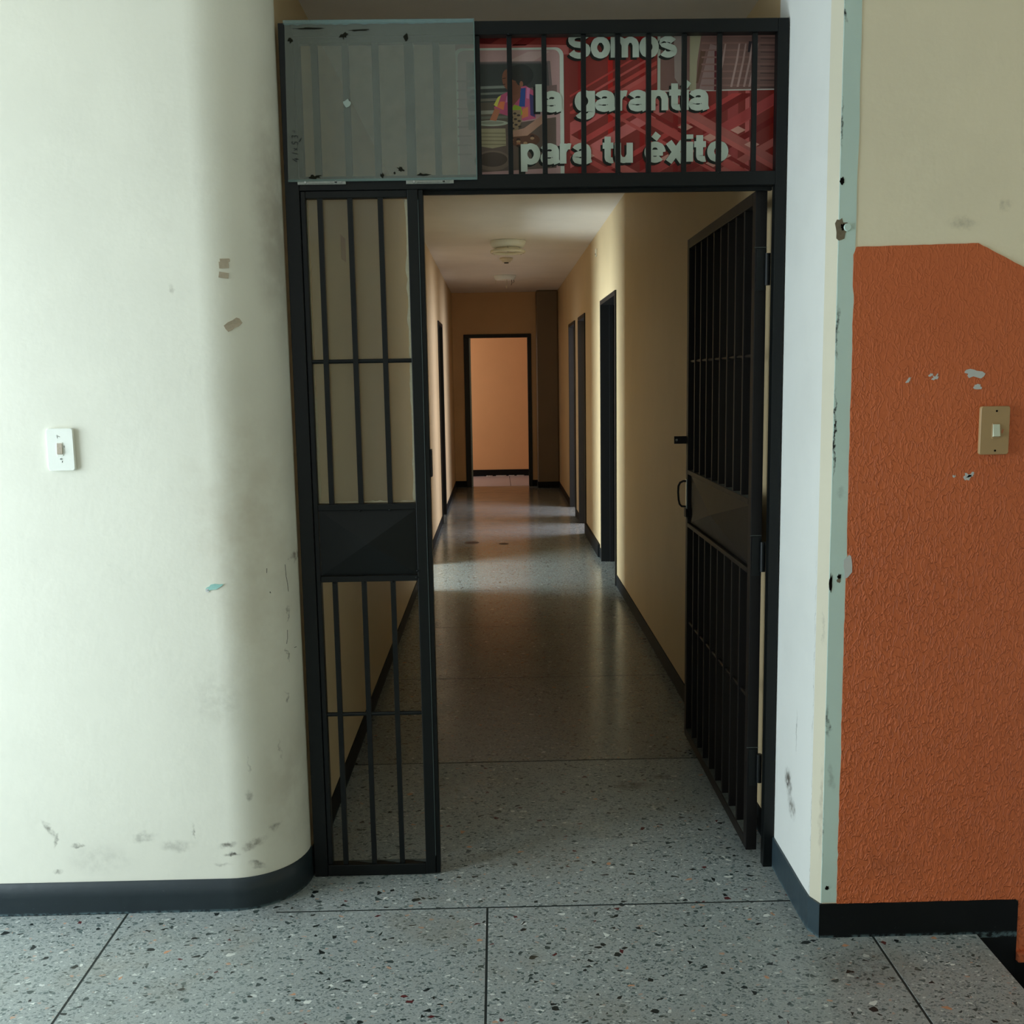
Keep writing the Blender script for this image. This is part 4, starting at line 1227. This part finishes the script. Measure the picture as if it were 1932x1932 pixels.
# pinkish and brownish patches on the corridor wall
for (y, z, wy, wz, lb) in ((4.05, 2.015, .06, .045, 'small pinkish rectangle high on the corridor left wall'), (4.33, 1.41, .10, .045, 'faint brownish rectangle at chest height on the corridor left wall')):
    m = MB(); m.box(XL, XL + .001, y - wy, y + wy, z - wz, z + wz)
    tag(m.build('wall_patch', M['pink_patch'] if z > 1.8 else simple('faint_brown_patch', (206, 182, 142), .6)), lb, 'paint patch')

# ---------------------------------------------------------------- ceiling fittings
lamp = empty('ceiling_lamp', (.12, 8.85, CE)); tag(lamp, 'round white ceiling lamp with bare ring tube, nearest in the corridor', 'ceiling lamp')


def lathe(cx, cy, prof_, n=36, mat=None):
    m = MB(); m.grid([[(cx + r * math.cos(2 * math.pi * k / n), cy + r * math.sin(2 * math.pi * k / n), z) for k in range(n)] for (r, z) in prof_], mat, True, close=True)
    return m


lathe(.12, 8.85, [(.001, CE), (.152, CE), (.156, CE - .006), (.148, CE - .03), (.135, CE - .050), (.120, CE - .056), (.001, CE - .056)]).build('lamp_base', M['lamp_white'], lamp)
m = MB(); N = 40
m.tube([(.12 + .138 * math.cos(2 * math.pi * k / N), 8.85 + .138 * math.sin(2 * math.pi * k / N), CE - .088) for k in range(N)], .0145, 12, closed=True)
m.build('ring_tube', M['tube_cream'], lamp)
m = MB()
m.tube([(.12 + .100 * math.cos(2 * math.pi * k / N), 8.85 + .100 * math.sin(2 * math.pi * k / N), CE - .066) for k in range(N)], .009, 10, closed=True); m.build('ring_tube', M['tube_cream'], lamp)
for a in (.6, 2.6, 4.7):
    m = MB(); m.tube([(.12 + .12 * math.cos(a), 8.85 + .12 * math.sin(a), CE - .05), (.12 + .14 * math.cos(a), 8.85 + .14 * math.sin(a), CE - .106)], .003, 8); m.build('tube_clip', M['aluminium'], lamp)
m = MB(); m.tube([(.128, 8.80, CE - .055), (.126, 8.72, CE - .075), (.127, 8.71, CE - .10)], .0022, 8); m.build('loose_wire', M['door_metal'], lamp)

det = empty('smoke_detector', (.12, 10.05, CE)); tag(det, 'small round cream smoke detector between the two ceiling lamps', 'smoke detector')
lathe(.12, 10.05, [(.001, CE), (.064, CE), (.066, CE - .012), (.058, CE - .024), (.001, CE - .024)], 28).build('detector_base', M['cream_plastic'], det)
lathe(.12, 10.05, [(.044, CE - .024), (.040, CE - .040), (.030, CE - .044), (.001, CE - .044)], 28).build('detector_cap', M['cream_plastic'], det)
lathe(.12, 10.05, [(.024, CE - .0442), (.022, CE - .052), (.001, CE - .052)], 20).build('detector_grille', M['door_metal'], det)

lamp2 = empty('ceiling_lamp', (.12, 11.75, CE)); tag(lamp2, 'broken ceiling lamp without its tube, farthest in the corridor', 'ceiling lamp')
lathe(.12, 11.75, [(.001, CE), (.128, CE), (.130, CE - .006), (.112, CE - .046), (.100, CE - .050), (.001, CE - .050)]).build('lamp_base', M['lamp_white'], lamp2)
for (dx, dy, L_) in ((-.105, 0, .04), (.075, -.04, .065), (.02, -.06, .09), (.10, .0, .035)):
    m = MB(); m.tube([(.12 + dx, 11.75 + dy, CE - .048), (.12 + dx + .006, 11.75 + dy, CE - .048 - L_ * .6), (.12 + dx - .006, 11.75 + dy, CE - .048 - L_)], .003, 7)
    m.build('loose_wire', M['cream_plastic'] if dx < .05 else M['door_metal'], lamp2)
m = MB(); m.cyl((.135, 11.69, CE - .12), (.137, 11.69, CE - .145), .007, n=10); m.build('wire_connector', M['cream_plastic'], lamp2)

bx = empty('wall_box', (XR, 8.47, 2.515)); tag(bx, 'tiny cream cable outlet high on the right corridor wall', 'cable outlet')
m = MB(); m.box(XR - .012, XR, 8.44, 8.50, 2.485, 2.545, bev=.003); m.build('outlet_box', M['cream_plastic'], bx)
m = MB(); m.box(XR - .0135, XR - .012, 8.455, 8.485, 2.497, 2.510, bev=.0005); m.build('outlet_hole', M['black_hole'], bx)
for (x, y) in ((-.05, 6.55), (.62, 6.40)):
    m = MB(); m.cyl((x, y, CE), (x, y, CE - .006), .006, .004, 10)
    tag(m.build('ceiling_hook', M['black_hole']), 'tiny dark screw in the corridor ceiling, %s' % ('left of the nearest lamp' if x < 0 else 'close to the right wall'), 'screw', 'screws in the corridor ceiling')

# hairline cracks in the paint of the rounded corner
for k, pl in enumerate([[(-.6105, .985), (-.6095, .95), (-.6075, .93), (-.6065, .905)], [(-.612, .795), (-.6125, .77), (-.615, .755)], [(-.600, .735), (-.5965, .734)], [(-.650, .985), (-.651, .972)], [(-.6465, .915), (-.644, .9125), (-.6455, .918)]]):
    m = MB(); m.tube([(x, onarc(x) - .0002, z) for (x, z) in pl], .0007 if k < 5 else .0012, 6)
    o = m.build('hairline_crack', M['edge_grime'] if k < 5 else M['grey_mark'], wall_left_front)
